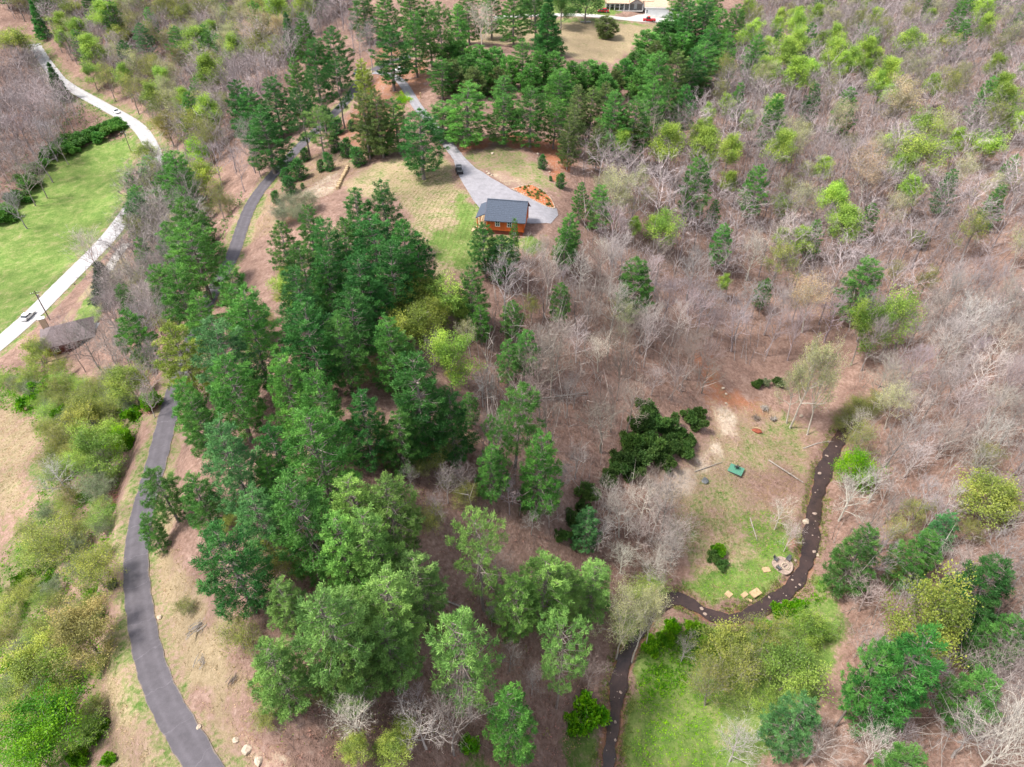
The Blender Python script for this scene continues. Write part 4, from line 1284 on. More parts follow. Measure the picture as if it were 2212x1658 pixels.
def stems_mass(name, q, hlo, hhi, wid, color, label, cat, seed, nb=4):
    rg = np.random.default_rng(seed)
    n_ = len(q)
    z = hgt(q[:, 0], q[:, 1])
    base = np.stack([q[:, 0], q[:, 1], z], 1)
    Vs = []
    h = rg.uniform(hlo, hhi, n_)
    top = base + np.stack([rg.normal(size=n_) * 0.18 * h, rg.normal(size=n_) * 0.18 * h, h], 1)

    def strips(p, t, w):
        a = np.cross(t - p, rg.normal(size=(len(p), 3)))
        a = a / (np.linalg.norm(a, axis=1, keepdims=True) + 1e-9) * w * 0.5
        return np.stack([p - a, p + a, t], 1).reshape(-1, 3)

    Vs.append(strips(base, top, wid))
    for k in range(nb):
        s = rg.uniform(0.3, 0.95, (n_, 1))
        p = base + (top - base) * s
        dirv = (top - base) / h[:, None] + rg.normal(size=(n_, 3)) * 0.6
        t = p + dirv * h[:, None] * rg.uniform(0.2, 0.4, (n_, 1))
        Vs.append(strips(p, t, wid * 0.7))
    V = np.vstack(Vs)
    Fc = np.arange(len(V)).reshape(-1, 3)
    o = link(name, tinted_mesh(name, V, Fc, 'bark'))
    o.color = (*color, 1)
    return tag(o, label, cat, None, 'stuff')

woods_poly = [w_[2] for w_ in WOODS]
stems_mass("brush", scatter([woods_poly[1], woods_poly[2], woods_poly[6], woods_poly[7]], 0.75, 3), 1.2, 4.2, 0.045, (0.2, 0.15, 0.13), "thin brown brush and saplings under the nearer leafless woods", "brush", 31)
stems_mass("brush", scatter([woods_poly[0], woods_poly[3], woods_poly[4], woods_poly[5], woods_poly[8]], 0.25, 4), 2.0, 6.0, 0.08, (0.2, 0.155, 0.15), "mauve-brown brush under the far leafless woods", "brush", 32)

def leaf_mass(name, q, hlo, hhi, ls, tint, label, cat, seed, per=9, mate='leaf'):
    rg = np.random.default_rng(seed)
    n_ = len(q)
    z = hgt(q[:, 0], q[:, 1])
    h = rg.uniform(hlo, hhi, n_)
    tv = rg.uniform(0.1, 0.9, n_)
    Vs, Ts = [], []
    for k in range(per):
        c = np.stack([q[:, 0] + rg.normal(size=n_) * 0.28 * (0.4 + h), q[:, 1] + rg.normal(size=n_) * 0.28 * (0.4 + h), z + h * rg.uniform(0.15, 1, n_)], 1)
        a = rg.normal(size=(n_, 3)) + np.array([0, 0, 0.2])
        a /= np.linalg.norm(a, axis=1, keepdims=True)
        b_ = np.cross(a, rg.normal(size=(n_, 3)))
        b_ /= np.linalg.norm(b_, axis=1, keepdims=True) + 1e-9
        s = ls * rg.uniform(0.6, 1.3, (n_, 1))
        Vs.append(np.stack([c - a * s * 0.5, c + b_ * s * 0.35, c + a * s * 0.5], 1).reshape(-1, 3))
        Ts.append(np.repeat(np.clip(tv + rg.normal(size=n_) * 0.1, 0, 1), 3))
    V = np.vstack(Vs)
    o = link(name, tinted_mesh(name, V, np.arange(len(V)).reshape(-1, 3), mate, np.concatenate(Ts)))
    o.color = (*TINT[tint][0], 1)
    return tag(o, label, cat, None, 'stuff')

CREEKSIDE = [(1350, 1430), (1400, 1340), (1480, 1340), (1530, 1365), (1620, 1360), (1720, 1300), (1775, 1250), (1790, 1290), (1720, 1350), (1620, 1410), (1540, 1420), (1480, 1480), (1360, 1540)]
MEADOW = [(1340, 1480), (1480, 1440), (1570, 1480), (1570, 1700), (1325, 1700)]
LEFTLOW = [(0, 800), (110, 780), (240, 850), (330, 880), (260, 1000), (230, 1300), (220, 1500), (230, 1690), (-60, 1690), (-60, 1300), (60, 1120), (110, 1000), (60, 900), (-40, 870)]
leaf_mass("creekside_plants", scatter([CREEKSIDE], 4.0, 8), 0.15, 0.8, 0.42, 'grn', "lush green leafy plants along the creek bank", "plants", 41, 9)
leaf_mass("meadow_plants", scatter([MEADOW], 3.5, 9), 0.05, 0.3, 0.26, 'bright', "low green plants on the lower meadow", "plants", 42, 6)
leaf_mass("verge_plants", scatter([LEFTLOW], 1.3, 10), 0.2, 1.3, 0.4, 'grn', "tangled green weeds below the driveway", "weeds", 43, 10)
leaf_mass("weeds", scatter([[(360, 300), (470, 400), (540, 420), (480, 540), (420, 560), (330, 500)], [(130, 180), (230, 240), (300, 300), (220, 305), (130, 320), (60, 370), (0, 460), (-30, 420), (100, 300)]], 0.18, 11), 0.4, 1.6, 0.6, 'mid', "green undergrowth along the wood edges by the public road", "weeds", 44, 10)
leaf_mass("saplings", scatter([woods_poly[6], [(560, 1100), (720, 900), (1000, 900), (1010, 1050), (900, 1200), (650, 1250)]], 0.10, 12), 0.5, 3.0, 0.3, 'olive', "sparse olive saplings under the pines", "saplings", 45, 16)

stems_mass("brush", scatter([[(1440, 1120), (1560, 1100), (1600, 1180), (1545, 1235), (1460, 1220)], [(1610, 1020), (1720, 1005), (1738, 1090), (1660, 1120)]], 3.2, 61), 0.4, 1.3, 0.04, (0.2, 0.11, 0.085), "reddish-brown bramble patches on the creekside clearing", "brush", 62)
CLEAR = ZONES[22][2]
DRYL = [ZONES[3][2], ZONES[4][2], CLEAR, ZONES[2][2], ZONES[18][2]]
o = leaf_mass("dry_grass", scatter(DRYL, 2.2, 63), 0.05, 0.32, 0.22, 'tan', "dry tan grass tufts on the banks and the clearing", "grass", 64, 6)
o.color = (0.36, 0.29, 0.18, 1)
o = leaf_mass("leaf_litter", scatter([woods_poly[1], woods_poly[2], woods_poly[6], woods_poly[7], [(560, 1700), (520, 1400), (700, 900), (1010, 930), (1040, 1200), (1280, 1400), (1290, 1700)]], 1.5, 65), 0.02, 0.1, 0.3, 'tan', "dead leaves littering the floor of the nearer woods", "leaves", 66, 5)
o.color = (0.3, 0.2, 0.155, 1)

# grass and weeds hanging over the creek banks
brg = np.random.default_rng(70)
bi = brg.integers(2, len(creek) - 2, 2600)
bd = creek[bi + 1] - creek[bi - 1]
bn = np.stack([-bd[:, 1], bd[:, 0]], 1) / (np.hypot(bd[:, 0], bd[:, 1])[:, None] + 1e-9)
bq = creek[bi, :2] + bn * (brg.choice([-1, 1], len(bi)) * brg.uniform(1.25, 2.5, len(bi)))[:, None] + brg.normal(size=(len(bi), 2)) * 0.2
keepb = np.sin(bq[:, 0] * 0.9) + np.sin(bq[:, 1] * 0.7 + 1) + brg.normal(size=len(bi)) * 0.8 > -0.5
o = leaf_mass("bank_grass", bq[keepb], 0.1, 0.55, 0.3, 'olive', "green and dry grass fringing both creek banks", "grass", 71, 8)
o.color = (0.17, 0.21, 0.07, 1)

stems_mass("slim_trunks", scatter([woods_poly[1], woods_poly[2], woods_poly[7]], 0.16, 81), 5.0, 10.0, 0.13, (0.3, 0.265, 0.245), "thin upright grey stems standing among the nearer leafless trees", "saplings", 82, 5)
stems_mass("slim_trunks", scatter([woods_poly[0], woods_poly[3], woods_poly[4]], 0.08, 83), 5.0, 11.0, 0.16, (0.27, 0.235, 0.23), "thin upright stems in the far leafless woods", "saplings", 84, 5)
leaf_mass("lawn_grass", scatter([ZONES[26][2], ZONES[27][2]], 5.0, 85), 0.03, 0.14, 0.16, 'bright', "fresh green grass of the lawn inside the creek bend", "grass", 86, 7)

# rows of straw-coloured stubble across the cabin lawn
lw = np.array([ground(x, y)[:2] for x, y in ZONES[12][2]])
lo, hi = lw.min(0), lw.max(0)
rx, ry = np.meshgrid(np.arange(lo[0], hi[0], 1.05), np.arange(lo[1], hi[1], 0.3))
srg = np.random.default_rng(90)
rq = np.stack([rx.ravel() + 0.25 * ry.ravel() + 1.2 * np.sin(ry.ravel() * 0.12), ry.ravel()], 1)
rq[:, 0] -= 0.25 * lo[1]
rq += srg.normal(size=rq.shape) * 0.07
rq = rq[in_poly(rq[:, 0], rq[:, 1], [tuple(p) for p in lw])]
rq = rq[((rq[:, None] - rl[None]) ** 2).sum(-1).min(1) > 9]
o = leaf_mass("stubble_rows", rq, 0.03, 0.12, 0.2, 'olive', "faint rows of green stubble striping the cabin lawn", "grass", 91, 4)
o.color = (0.2, 0.2, 0.085, 1)

# ------------------------------------------------------------------ buildings
def g3(x, y, lift=0.0):
    p = ground(x, y)
    return Vector((p[0], p[1], float(hgt(p[0], p[1])) + lift))

# ---- log cabin
CAB = Vector((cab[0], cab[1], 0.0))
cabin = empty("log_cabin", CAB, R(-9), "orange log cabin with blue-grey shingle roof beside the grey parking apron", "cabin")
LX, LY = 7.4, 6.4            # wall length and depth
FH, WH = 0.9, 2.75           # foundation and wall heights
RISE = 2.3
MB().box((0, 0, FH / 2 - 0.15), (LX - 0.15, LY - 0.15, FH + 0.3)).build("foundation", 'logdark', cabin)
nl = 11
lr = WH / nl / 2
def log_mesh(L):
    mb = MB()
    mb.tube([(-L / 2, 0, 0), (L / 2, 0, 0)], [lr * 1.08, lr * 1.08], 8, cap=True)
    return mb.mesh("log", 'log', False)
lm_x, lm_y = log_mesh(LX + 0.5), log_mesh(LY + 0.5)
for side, me, (ox, oy), rz in (("front", lm_x, (0, -LY / 2), 0), ("back", lm_x, (0, LY / 2), 0), ("l", lm_y, (-LX / 2, 0), R(90)), ("r", lm_y, (LX / 2, 0), R(90))):
    for k in range(nl):
        o = link("log", me, cabin)
        o.location = (ox, oy, FH + lr + 2 * lr * k + (lr * 0.5 if side in 'lr' else 0))
        o.rotation_euler[2] = rz
# gable ends of stacked boards
for s in (-1, 1):
    for k in range(9):
        z0 = FH + WH + k * RISE / 9
        half = (LY / 2) * (1 - (k + 0.5) / 9)
        MB().box((s * (LX / 2), 0, z0 + RISE / 18), (0.2, half * 2, RISE / 9 - 0.02)).build("gable_board", 'log', cabin)
# main roof: two slabs and shingle courses
OVX, OVY = 0.55, 0.75
def slab(mb, x0, x1, y0, z0, y1, z1, th):
    mb.prism([(y0, z0), (y1, z1), (y1, z1 + th), (y0, z0 + th)], 'x', x0, x1)
slope = RISE / (LY / 2)
zr = FH + WH + RISE + 0.10
ye = LY / 2 + OVY
ze = zr - slope * ye
roof = MB()
slab(roof, -LX / 2 - OVX, LX / 2 + OVX, -ye, ze, 0, zr, 0.14)
slab(roof, -LX / 2 - OVX, LX / 2 + OVX, ye, ze, 0, zr, 0.14)
roof_o = roof.build("roof", 'shingle', cabin)
for sgn in (-1, 1):
    for k in range(12):
        t0, t1 = k / 12, (k + 1) / 12
        mb = MB()
        y0, y1 = sgn * ye * (1 - t0), sgn * ye * (1 - t1)
        za, zb = ze + (zr - ze) * t0 + 0.15, ze + (zr - ze) * t1 + 0.145
        mb.prism([(y0, za), (y1, zb), (y1, zb + 0.012), (y0, za + 0.035)], 'x', -LX / 2 - OVX - 0.02, LX / 2 + OVX + 0.02)
        mb.build("shingle_course", 'shingle', roof_o)
MB().box((0, 0, zr + 0.19), (LX + 2 * OVX, 0.28, 0.06)).build("ridge_cap", 'shingle', roof_o)
for s in (-1, 1):
    for sg in (-1, 1):
        mb = MB()
        mb.prism([(sg * ye, ze - 0.12), (0, zr - 0.12), (0, zr + 0.1), (sg * ye, ze + 0.1)], 'x', s * (LX / 2 + OVX + 0.03) - 0.02, s * (LX / 2 + OVX + 0.03) + 0.02)
        mb.build("barge_board", 'logdark', cabin)
# porch on the left with its lower roof
PX = 2.6
mb = MB()
zp = FH + WH - 0.1
mb.prism([(-LX / 2 - PX, zp - 0.5), (-LX / 2 - 0.56, zp + 0.55), (-LX / 2 - 0.56, zp + 0.67), (-LX / 2 - PX, zp - 0.38)], 'y', -LY / 2 + 0.4, LY / 2 + 0.3)
pr = mb.build("porch_roof", 'shingle', cabin)
for k in range(6):
    xa = -LX / 2 - PX - 0.02 + (PX - 0.54) * k / 6
    xb = -LX / 2 - PX - 0.02 + (PX - 0.54) * (k + 1) / 6
    za, zb = zp - 0.37 + 1.05 * k / 6, zp - 0.375 + 1.05 * (k + 1) / 6
    MB().prism([(xa, za), (xb, zb), (xb, zb + 0.012), (xa, za + 0.035)], 'y', -LY / 2 + 0.38, LY / 2 + 0.32).build("shingle_course", 'shingle', pr)
MB().box((-LX / 2 - PX / 2 + 0.1, 0, FH - 0.1), (PX - 0.4, LY - 0.2, 0.16)).build("porch_deck", 'wood', cabin)
for yy in (-LY / 2 + 0.4, 0, LY / 2 - 0.2):
    MB().tube([(-LX / 2 - PX + 0.35, yy, FH), (-LX / 2 - PX + 0.35, yy, zp - 0.4)], [0.11, 0.1], 8).build("porch_post", 'log', cabin)
for k, zz in enumerate((0.45, 0.9)):
    MB().tube([(-LX / 2 - PX + 0.35, -LY / 2 + 0.4, FH + zz), (-LX / 2 - PX + 0.35, LY / 2 - 0.2, FH + zz)], [0.06, 0.06], 6).build("porch_rail", 'wood', cabin)
# porch stair down to the yard
for k in range(4):
    MB().box((-LX / 2 - PX + 0.0 - 0.28 * k, -LY / 2 + 0.9, FH - 0.22 - 0.2 * k), (0.3, 1.3, 0.07)).build("step", 'wood', cabin)
# openings
def opening(par, c, sx, sz, axis_, pane='glass', frame='white', name='window'):
    f = MB()
    t = 0.09
    for dx, dz, w, h in ((0, sz / 2, sx + 2 * t, t), (0, -sz / 2, sx + 2 * t, t), (-sx / 2, 0, t, sz), (sx / 2, 0, t, sz), (0, 0, 0.05, sz), (0, 0, sx, 0.05)):
        f.box((c[0] + dx, c[1], c[2] + dz) if axis_ == 'x' else (c[0], c[1] + dx, c[2] + dz), (w, 0.12, h) if axis_ == 'x' else (0.12, w, h))
    w_ = f.build(name, frame, par)
    p = MB().box(c, (sx, 0.05, sz) if axis_ == 'x' else (0.05, sx, sz))
    p.build("pane", pane, w_)
    return w_
yf = -LY / 2 - 0.15
opening(cabin, (-1.6, yf, FH + 1.6), 0.9, 1.1, 'x')
opening(cabin, (0.9, yf, FH + 1.6), 0.9, 1.1, 'x')
opening(cabin, (LX / 2 + 0.16, -0.6, FH + 1.6), 0.9, 1.1, 'y')
d_ = MB().box((-LX / 2 - 0.16, 0.2, FH + 1.05), (0.08, 0.95, 2.05)).build("door", 'logdark', cabin)
MB().box((-LX / 2 - 0.23, 0.55, FH + 1.0), (0.06, 0.05, 0.12)).build("handle", 'steel', d_)
opening(cabin, (1.8, -LY / 2 + 0.02, FH * 0.45), 0.7, 0.4, 'x')

# ---- propane tank by the cabin corner
tk = empty("propane_tank", g3(1127, 502), R(-9), "white upright propane tank at the cabin's front corner", "tank")
mb = MB()
mb.tube([(0, 0, z_) for z_ in (0.08, 0.16, 0.3, 1.2, 1.36, 1.45)], [0.2, 0.33, 0.38, 0.38, 0.3, 0.12], 16, cap=True)
mb.build("body", 'white', tk, smooth=True)
MB().tube([(0, 0, 1.42), (0, 0, 1.6)], [0.16, 0.16], 12, cap=True).build("collar", 'white', tk)
MB().tube([(0, 0, -0.05), (0, 0, 0.1)], [0.3, 0.3], 12).build("foot_ring", 'steel', tk)

# ---- mulch bed with edging, stones and small plants
BED = [(1107, 409), (1125, 404), (1148, 401), (1170, 412), (1188, 428), (1197, 445), (1196, 451), (1180, 447), (1150, 432), (1125, 419)]
bed = drape_poly("planting_bed", BED, 'mulch', 0.11, "orange mulch planting bed edged with pale stones behind the cabin", 'thing')
bed['category'] = "planting bed"
def rock_mesh(seed, name, material, sq=0.7):
    rg = np.random.default_rng(seed)
    bm = bmesh.new()
    bmesh.ops.create_icosphere(bm, subdivisions=2, radius=1.0)
    for v_ in bm.verts:
        n3 = mnoise.noise(v_.co * 1.3 + Vector((seed * 3.1, 0, 0)))
        v_.co *= 1 + 0.35 * n3
        v_.co.z *= sq
    for ax_ in range(4):
        nrm = Vector(rg.normal(size=3)).normalized()
        for v_ in bm.verts:
            dd = v_.co.dot(nrm) - 0.72
            if dd > 0:
                v_.co -= nrm * dd * 0.85
    me = bpy.data.meshes.new(name)
    bm.to_mesh(me)
    bm.free()
    me.materials.append(M[material])
    return me
edge = [rock_mesh(s, "edging_stone", 'pale_stone', 0.8) for s in range(3)]
bp_ = spline([ground(x, y) for x, y in BED + BED[:1]], 0.42)
erg = np.random.default_rng(77)
for i, p in enumerate(bp_):
    o = link("edging_stone", edge[i % 3], bed)
    o.location = (p[0], p[1], float(hgt(p[0], p[1])) + 0.1)
    s = erg.uniform(0.13, 0.22)
    o.scale = (s * 1.2, s, s)
    o.rotation_euler[2] = erg.uniform(0, 6.28)
bw_ = [tuple(ground(x, y)[:2]) for x, y in BED]
sm = bush_proto(261, H=0.6, Rr=0.4, n_=60, lsize=0.1, blades=5, name='bed_plant')
k = 0
lo, hi = np.min(bw_, 0), np.max(bw_, 0)
spots = []
while k < 150:
    q = erg.uniform(lo, hi)
    if poly_sd(np.array([q[0]]), np.array([q[1]]), bw_)[0] < 0.35 or any(np.hypot(*(q - s_)) < 0.75 for s_ in spots):
        k += 0.2
        continue
    k += 1
    spots.append(q)
    z = float(hgt(*q)) + 0.1
    if erg.random() < 0.55:
        e = empty("bed_plant", (q[0], q[1], z), erg.uniform(0, 6.28), None, "plant", "small plants dotted over the mulch bed")
        e['label'] = "small dark plant in the orange mulch bed"
        s = erg.uniform(0.5, 0.9)
        e.scale = (s, s, s)
        c_ = link("crown", sm[2], e)
        c_.color = (*(TINT['dark'][0] if erg.random() < 0.5 else TINT['olive'][0]), 1)
        t_ = link("stems", sm[0], e)
        t_.color = (0.1, 0.08, 0.06, 1)
    else:
        o = link("bed_stone", edge[int(k) % 3])
        o.location = (q[0], q[1], z + 0.03)
        s = erg.uniform(0.12, 0.24)
        o.scale = (s, s, s)
        tag(o, "small pale stone lying in the orange mulch bed", "stone", "stones in the mulch bed")

# ---- scattered stones and boulders
ROCKS = [rock_mesh(20 + s, "boulder", 'pale_stone', 0.65) for s in range(4)]
def rock(x, y, size, label, name="boulder", group=None, lift=0.25, cat="boulder", i=[0]):
    i[0] += 1
    p = g3(x, y)
    o = link(name, ROCKS[i[0] % 4])
    o.location = (p.x, p.y, p.z + size * lift)
    o.scale = (size, size * 0.85, size)
    o.rotation_euler[2] = i[0] * 1.3
    return tag(o, label, cat, group)
rock(1064, 333, 0.45, "white boulder alone on the green patch of cabin lawn")
rock(1162, 334, 0.4, "pale boulder on red pine straw at the lawn's far edge")
rock(1056, 377, 0.5, "pale boulder at the driveway edge by the sand patch")
rock(1062, 380, 0.35, "smaller pale rock beside the driveway-edge boulder")
rock(1052, 372, 0.3, "low tan rock nearest the vehicle on the driveway's right edge")
rock(1180, 366, 0.35, "pale rock below the lone conifer at the lawn edge")
rock(1187, 372, 0.3, "small pink-grey rock at the lawn's right edge")
rock(1740, 1129, 0.75, "large tan boulder at the creek's left edge under a leafless tree")
rock(1765, 1200, 0.4, "pale rock on the creek's outer bank at the bend")
rock(1562, 840, 0.4, "cream rock at the head of the bare dirt path")
rock(1568, 852, 0.35, "pale rock just below the cream rock on the dirt path")
rock(1568, 872, 0.3, "lowest of the pale rocks down the dirt path")
rock(1730, 900, 0.5, "grey rock by the slim trunks at the clearing's edge")
rock(345, 1335, 0.35, "dark stone heap at the driveway's right edge")
rock(535, 1620, 0.6, "pale outcrop rock on the tan bank by the driveway")
rock(560, 1645, 0.5, "pale outcrop rock at the foot of the tan bank")
rock(510, 1600, 0.4, "smaller outcrop rock high on the tan bank")
rock(430, 1572, 0.3, "pale stone beside the driveway's seam near the bottom")
CST = [rock_mesh(60 + s, "creek_stone", 'stone', 0.5) for s in range(4)]
crg = np.random.default_rng(13)
cn = 0
for c_ in range(0, 230):
    i = crg.integers(6, len(creek) - 4)
    p = creek[i]
    px, py, dep = project(p)
    if not (1440 < px < 1840 and 960 < py < 1350 or 1300 < px < 1345 and py > 1440):
        continue
    if cn >= 62:
        break
    cn += 1
    d_ = creek[i + 1] - creek[i - 1]
    nrm = np.array([-d_[1], d_[0]]) / np.hypot(d_[0], d_[1])
    q = p[:2] + nrm * crg.normal() * 0.62
    o = link("creek_stone", CST[cn % 4])
    s = 0.06 + 0.3 * crg.random() ** 2.5
    o.location = (q[0], q[1], p[2] - 0.32 + s * 0.12)
    o.scale = (s * 1.2, s * 0.9, s)
    o.rotation_euler[2] = crg.uniform(0, 6.28)
    reach = "upstream of the fire pit" if py < 1150 else "beside the fire pit" if py < 1270 else "below the tan slabs" if py < 1400 else "along the lower meadow"
    tag(o, "pale stone breaking the brown creek's surface " + reach, "stone", "creek stones " + reach)

# ---- stone retaining wall at the lawn's left edge
wall = empty("stone_wall", g3(738, 385), 0, "row of tan blocks along the left edge of the striped lawn", "wall")
WL = spline([ground(x, y) for x, y in ((752, 362), (745, 378), (737, 393), (729, 410))], 1.0)
L_ = np.concatenate([[0], np.cumsum(np.linalg.norm(np.diff(WL[:, :2], axis=0), axis=1))])
nb_ = 11
for k in range(nb_):
    t = L_[-1] * (k + 0.5) / nb_
    x_, y_ = np.interp(t, L_, WL[:, 0]), np.interp(t, L_, WL[:, 1])
    x2, y2 = np.interp(t + 0.3, L_, WL[:, 0]), np.interp(t + 0.3, L_, WL[:, 1])
    mb = MB()
    mb.box((0, 0, 0.35), (L_[-1] / nb_ * 0.92, 0.75 + 0.1 * (k % 3), 0.75 + 0.08 * (k % 2)), 0, 0.88)
    o = mb.build("wall_block", 'tanstone', wall, bev=0.08)
    o.location = Vector((x_, y_, float(hgt(x_, y_)))) - wall.location
    o.rotation_euler[2] = math.atan2(y2 - y_, x2 - x_)

# ---- vehicles
def car(name, loc, rz, paint, label, cat, L=4.5, W=1.8, H=1.45, truck=False):
    e = empty(name, loc, rz, label, cat)
    h0 = 0.28
    if truck:
        prof = [(-L / 2, h0 + 0.1), (-L / 2, 0.95), (-L * 0.08, 0.98), (-L * 0.08, 1.0), (L * 0.26, 1.0), (L * 0.47, 0.92), (L / 2, 0.7), (L / 2, h0 + 0.05), (L / 2 - 0.1, h0), (-L / 2 + 0.1, h0)]
        roofp = [(-L * 0.08, 0.98), (-L * 0.05, H), (L * 0.13, H), (L * 0.26, 0.99)]
    else:
        prof = [(-L / 2, h0 + 0.1), (-L / 2 + 0.04, 0.82), (-L * 0.4, 0.93), (L * 0.2, 0.9), (L * 0.42, 0.8), (L / 2, 0.62), (L / 2, h0 + 0.05), (L / 2 - 0.1, h0), (-L / 2 + 0.1, h0)]
        roofp = [(-L * 0.41, 0.9), (-L * 0.27, H), (L * 0.05, H), (L * 0.22, 0.89)]
    MB().prism(prof, 'y', -W / 2, W / 2).build("body", paint, e, bev=0.05)
    MB().prism(roofp, 'y', -W / 2 + 0.12, W / 2 - 0.12).build("window_band", 'glass', e, bev=0.03)
    rp = [(roofp[1][0] - 0.03, H - 0.05), (roofp[2][0] + 0.03, H - 0.05), (roofp[2][0] - 0.03, H + 0.03), (roofp[1][0] + 0.03, H + 0.03)]
    MB().prism(rp, 'y', -W / 2 + 0.1, W / 2 - 0.1).build("roof", paint, e, bev=0.02)
    for xp in (roofp[0][0] * 0.5 + roofp[3][0] * 0.5,):
        for s in (-1, 1):
            MB().box((xp, s * (W / 2 - 0.115), (0.9 + H) / 2), (0.09, 0.03, H - 0.9)).build("door_pillar", paint, e)
    for sx in (-1, 1):
        for sy in (-1, 1):
            w_ = MB()
            w_.tube([(sx * L * 0.31, sy * (W / 2 - 0.2), 0.32), (sx * L * 0.31, sy * (W / 2 + 0.01), 0.32)], [0.33, 0.33], 14, cap=True)
            wo_ = w_.build("wheel", 'rubber', e)
            MB().tube([(sx * L * 0.31, sy * (W / 2 - 0.1), 0.32), (sx * L * 0.31, sy * (W / 2 + 0.025), 0.32)], [0.2, 0.2], 10, cap=True).build("rim", 'steel', wo_)
    for sy in (-1, 1):
        MB().box((L / 2 - 0.02, sy * (W / 2 - 0.3), 0.66), (0.08, 0.36, 0.13)).build("headlight", 'lamp', e)
        MB().box((-L / 2 + 0.02, sy * (W / 2 - 0.25), 0.76), (0.08, 0.3, 0.16)).build("tail_light", 'tail', e)
    return e

def heading(a, b):
    pa, pb = ground(*a), ground(*b)
    return math.atan2(pb[1] - pa[1], pb[0] - pa[0])
car("car", g3(62, 686, 0.06), heading((62, 686), (110, 640)), 'whitepaint', "white car on the public road beside the utility pole", "car")
car("car", g3(252, 244, 0.06), heading((252, 244), (300, 276)), 'whitepaint', "white car on the upper stretch of the public road above the green field", "car")
car("car", g3(1303, 27, 0.02), R(172), 'redpaint', "red car parked at the far house's porch", "car", L=4.6)
car("pickup_truck", g3(1402, 47, 0.08), R(176), 'redpaint', "red pickup parked in front of the white garage", "truck", L=5.2, W=1.95, H=1.8, truck=True)
car("pickup_truck", g3(1462, 25, 0.08), R(30), 'bluepaint', "dark pickup beside the white garage at the wood edge", "truck", L=5.4, W=1.95, H=1.85, truck=True)
car("car", g3(777, 162, 0.05), R(60), 'bluepaint', "dark car on the driveway under the tall pines", "car", L=4.7, W=1.9, H=1.75)
car("pickup_truck", g3(862, 158, 0.05), R(10), 'whitepaint', "white pickup half hidden behind pine trunks", "truck", L=5.2, W=1.95, H=1.8, truck=True)

# utility vehicle on the cabin driveway
uv_ = empty("utility_vehicle", g3(992, 374, 0.08), heading((1000, 392), (984, 352)), "black open-sided utility vehicle parked on the left edge of the cabin driveway", "utility vehicle")
MB().prism([(-1.45, 0.35), (-1.45, 0.75), (-0.4, 0.78), (-0.35, 0.55), (0.55, 0.55), (0.65, 0.85), (1.3, 0.8), (1.45, 0.6), (1.4, 0.35)], 'y', -0.62, 0.62).build("body", 'black', uv_, bev=0.04)
for s in (-1, 1):
    MB().box((-0.92, s * 0.6, 0.92), (1.0, 0.06, 0.3)).build("bed_side", 'darkgrey', uv_)
    MB().box((0.02, s * 0.3, 0.85), (0.5, 0.5, 0.16)).build("seat", 'darkgrey', uv_, bev=0.04)
    MB().box((-0.25, s * 0.3, 1.15), (0.14, 0.5, 0.5)).build("backrest", 'darkgrey', uv_, bev=0.04)
    MB().tube([(0.75, s * 0.6, 0.8), (0.5, s * 0.58, 1.75), (-0.35, s * 0.58, 1.75), (-0.42, s * 0.6, 0.75)], [0.035] * 4, 6).build("roll_bar", 'black', uv_)
    for sx in (-0.95, 0.95):
        w_ = MB().tube([(sx, s * 0.5, 0.33), (sx, s * 0.78, 0.33)], [0.33, 0.33], 14, cap=True).build("wheel", 'rubber', uv_)
        MB().tube([(sx, s * 0.6, 0.33), (sx, s * 0.795, 0.33)], [0.17, 0.17], 10, cap=True).build("rim", 'steel', w_)
    MB().box((1.42, s * 0.42, 0.68), (0.06, 0.22, 0.12)).build("headlight", 'lamp', uv_)
MB().box((0.08, 0, 1.79), (1.05, 1.26, 0.05)).build("roof_panel", 'darkgrey', uv_, bev=0.02)
for k in range(6):
    MB().box((-0.92, -0.5 + 0.2 * k, 0.84), (0.98, 0.1, 0.05)).build("bed_slat", 'steel', uv_)
MB().tube([(0.45, 0.3, 1.0), (0.38, 0.3, 1.12)], [0.16, 0.16], 10).build("steering_wheel", 'black', uv_)

# ---- far house with porch and garage
hp = g3(1352, 24)
house = empty("house", hp, R(-4), "single-storey house with tan roofs and white-posted porch beyond the dry lawn", "house")
house.scale = (1.12, 1.12, 1.12)
def gable_roof(mb, x0, x1, y0, y1, ze_, zr_, along='x', th=0.2):
    if along == 'x':
        ym = (y0 + y1) / 2
        mb.prism([(y0, ze_), (ym, zr_), (y1, ze_), (y1, ze_ + th), (ym, zr_ + th), (y0, ze_ + th)], 'x', x0, x1)
    else:
        xm = (x0 + x1) / 2
        mb.prism([(x0, ze_), (xm, zr_), (x1, ze_), (x1, ze_ + th), (xm, zr_ + th), (x0, ze_ + th)], 'y', y0, y1)
MB().box((1, 6, 1.4), (17, 7, 3.2)).build("wall", 'siding', house)
mb = MB(); gable_roof(mb, -8.2, 10.2, 1.5, 10.2, 2.95, 5.4); mb.build("roof", 'tanroof', house)
mb = MB(); mb.prism([(-0.9, 2.55), (2.3, 3.6), (2.3, 3.78), (-0.9, 2.73)], 'x', -8.2, 1.0); mb.build("porch_roof", 'tanroof', house)
mb = MB(); gable_roof(mb, 1.1, 6.3, -0.9, 4.0, 2.6, 4.3, 'y'); mb.build("gable_roof", 'tanroof', house)
mb = MB(); mb.prism([(1.5, 2.55), (3.7, 4.1), (5.9, 2.55)], 'y', -0.45, -0.3); mb.build("gable_front", 'siding', house)
MB().box((-1, 0.9, 0.05), (14.4, 3.4, 0.3)).build("porch_floor", 'concrete', house)
for x_ in (-8.0, -6.2, -4.4, -2.6, -0.8, 1.1, 6.2):
    MB().box((x_, -0.6, 1.3), (0.16, 0.16, 2.6)).build("porch_post", 'white', house)
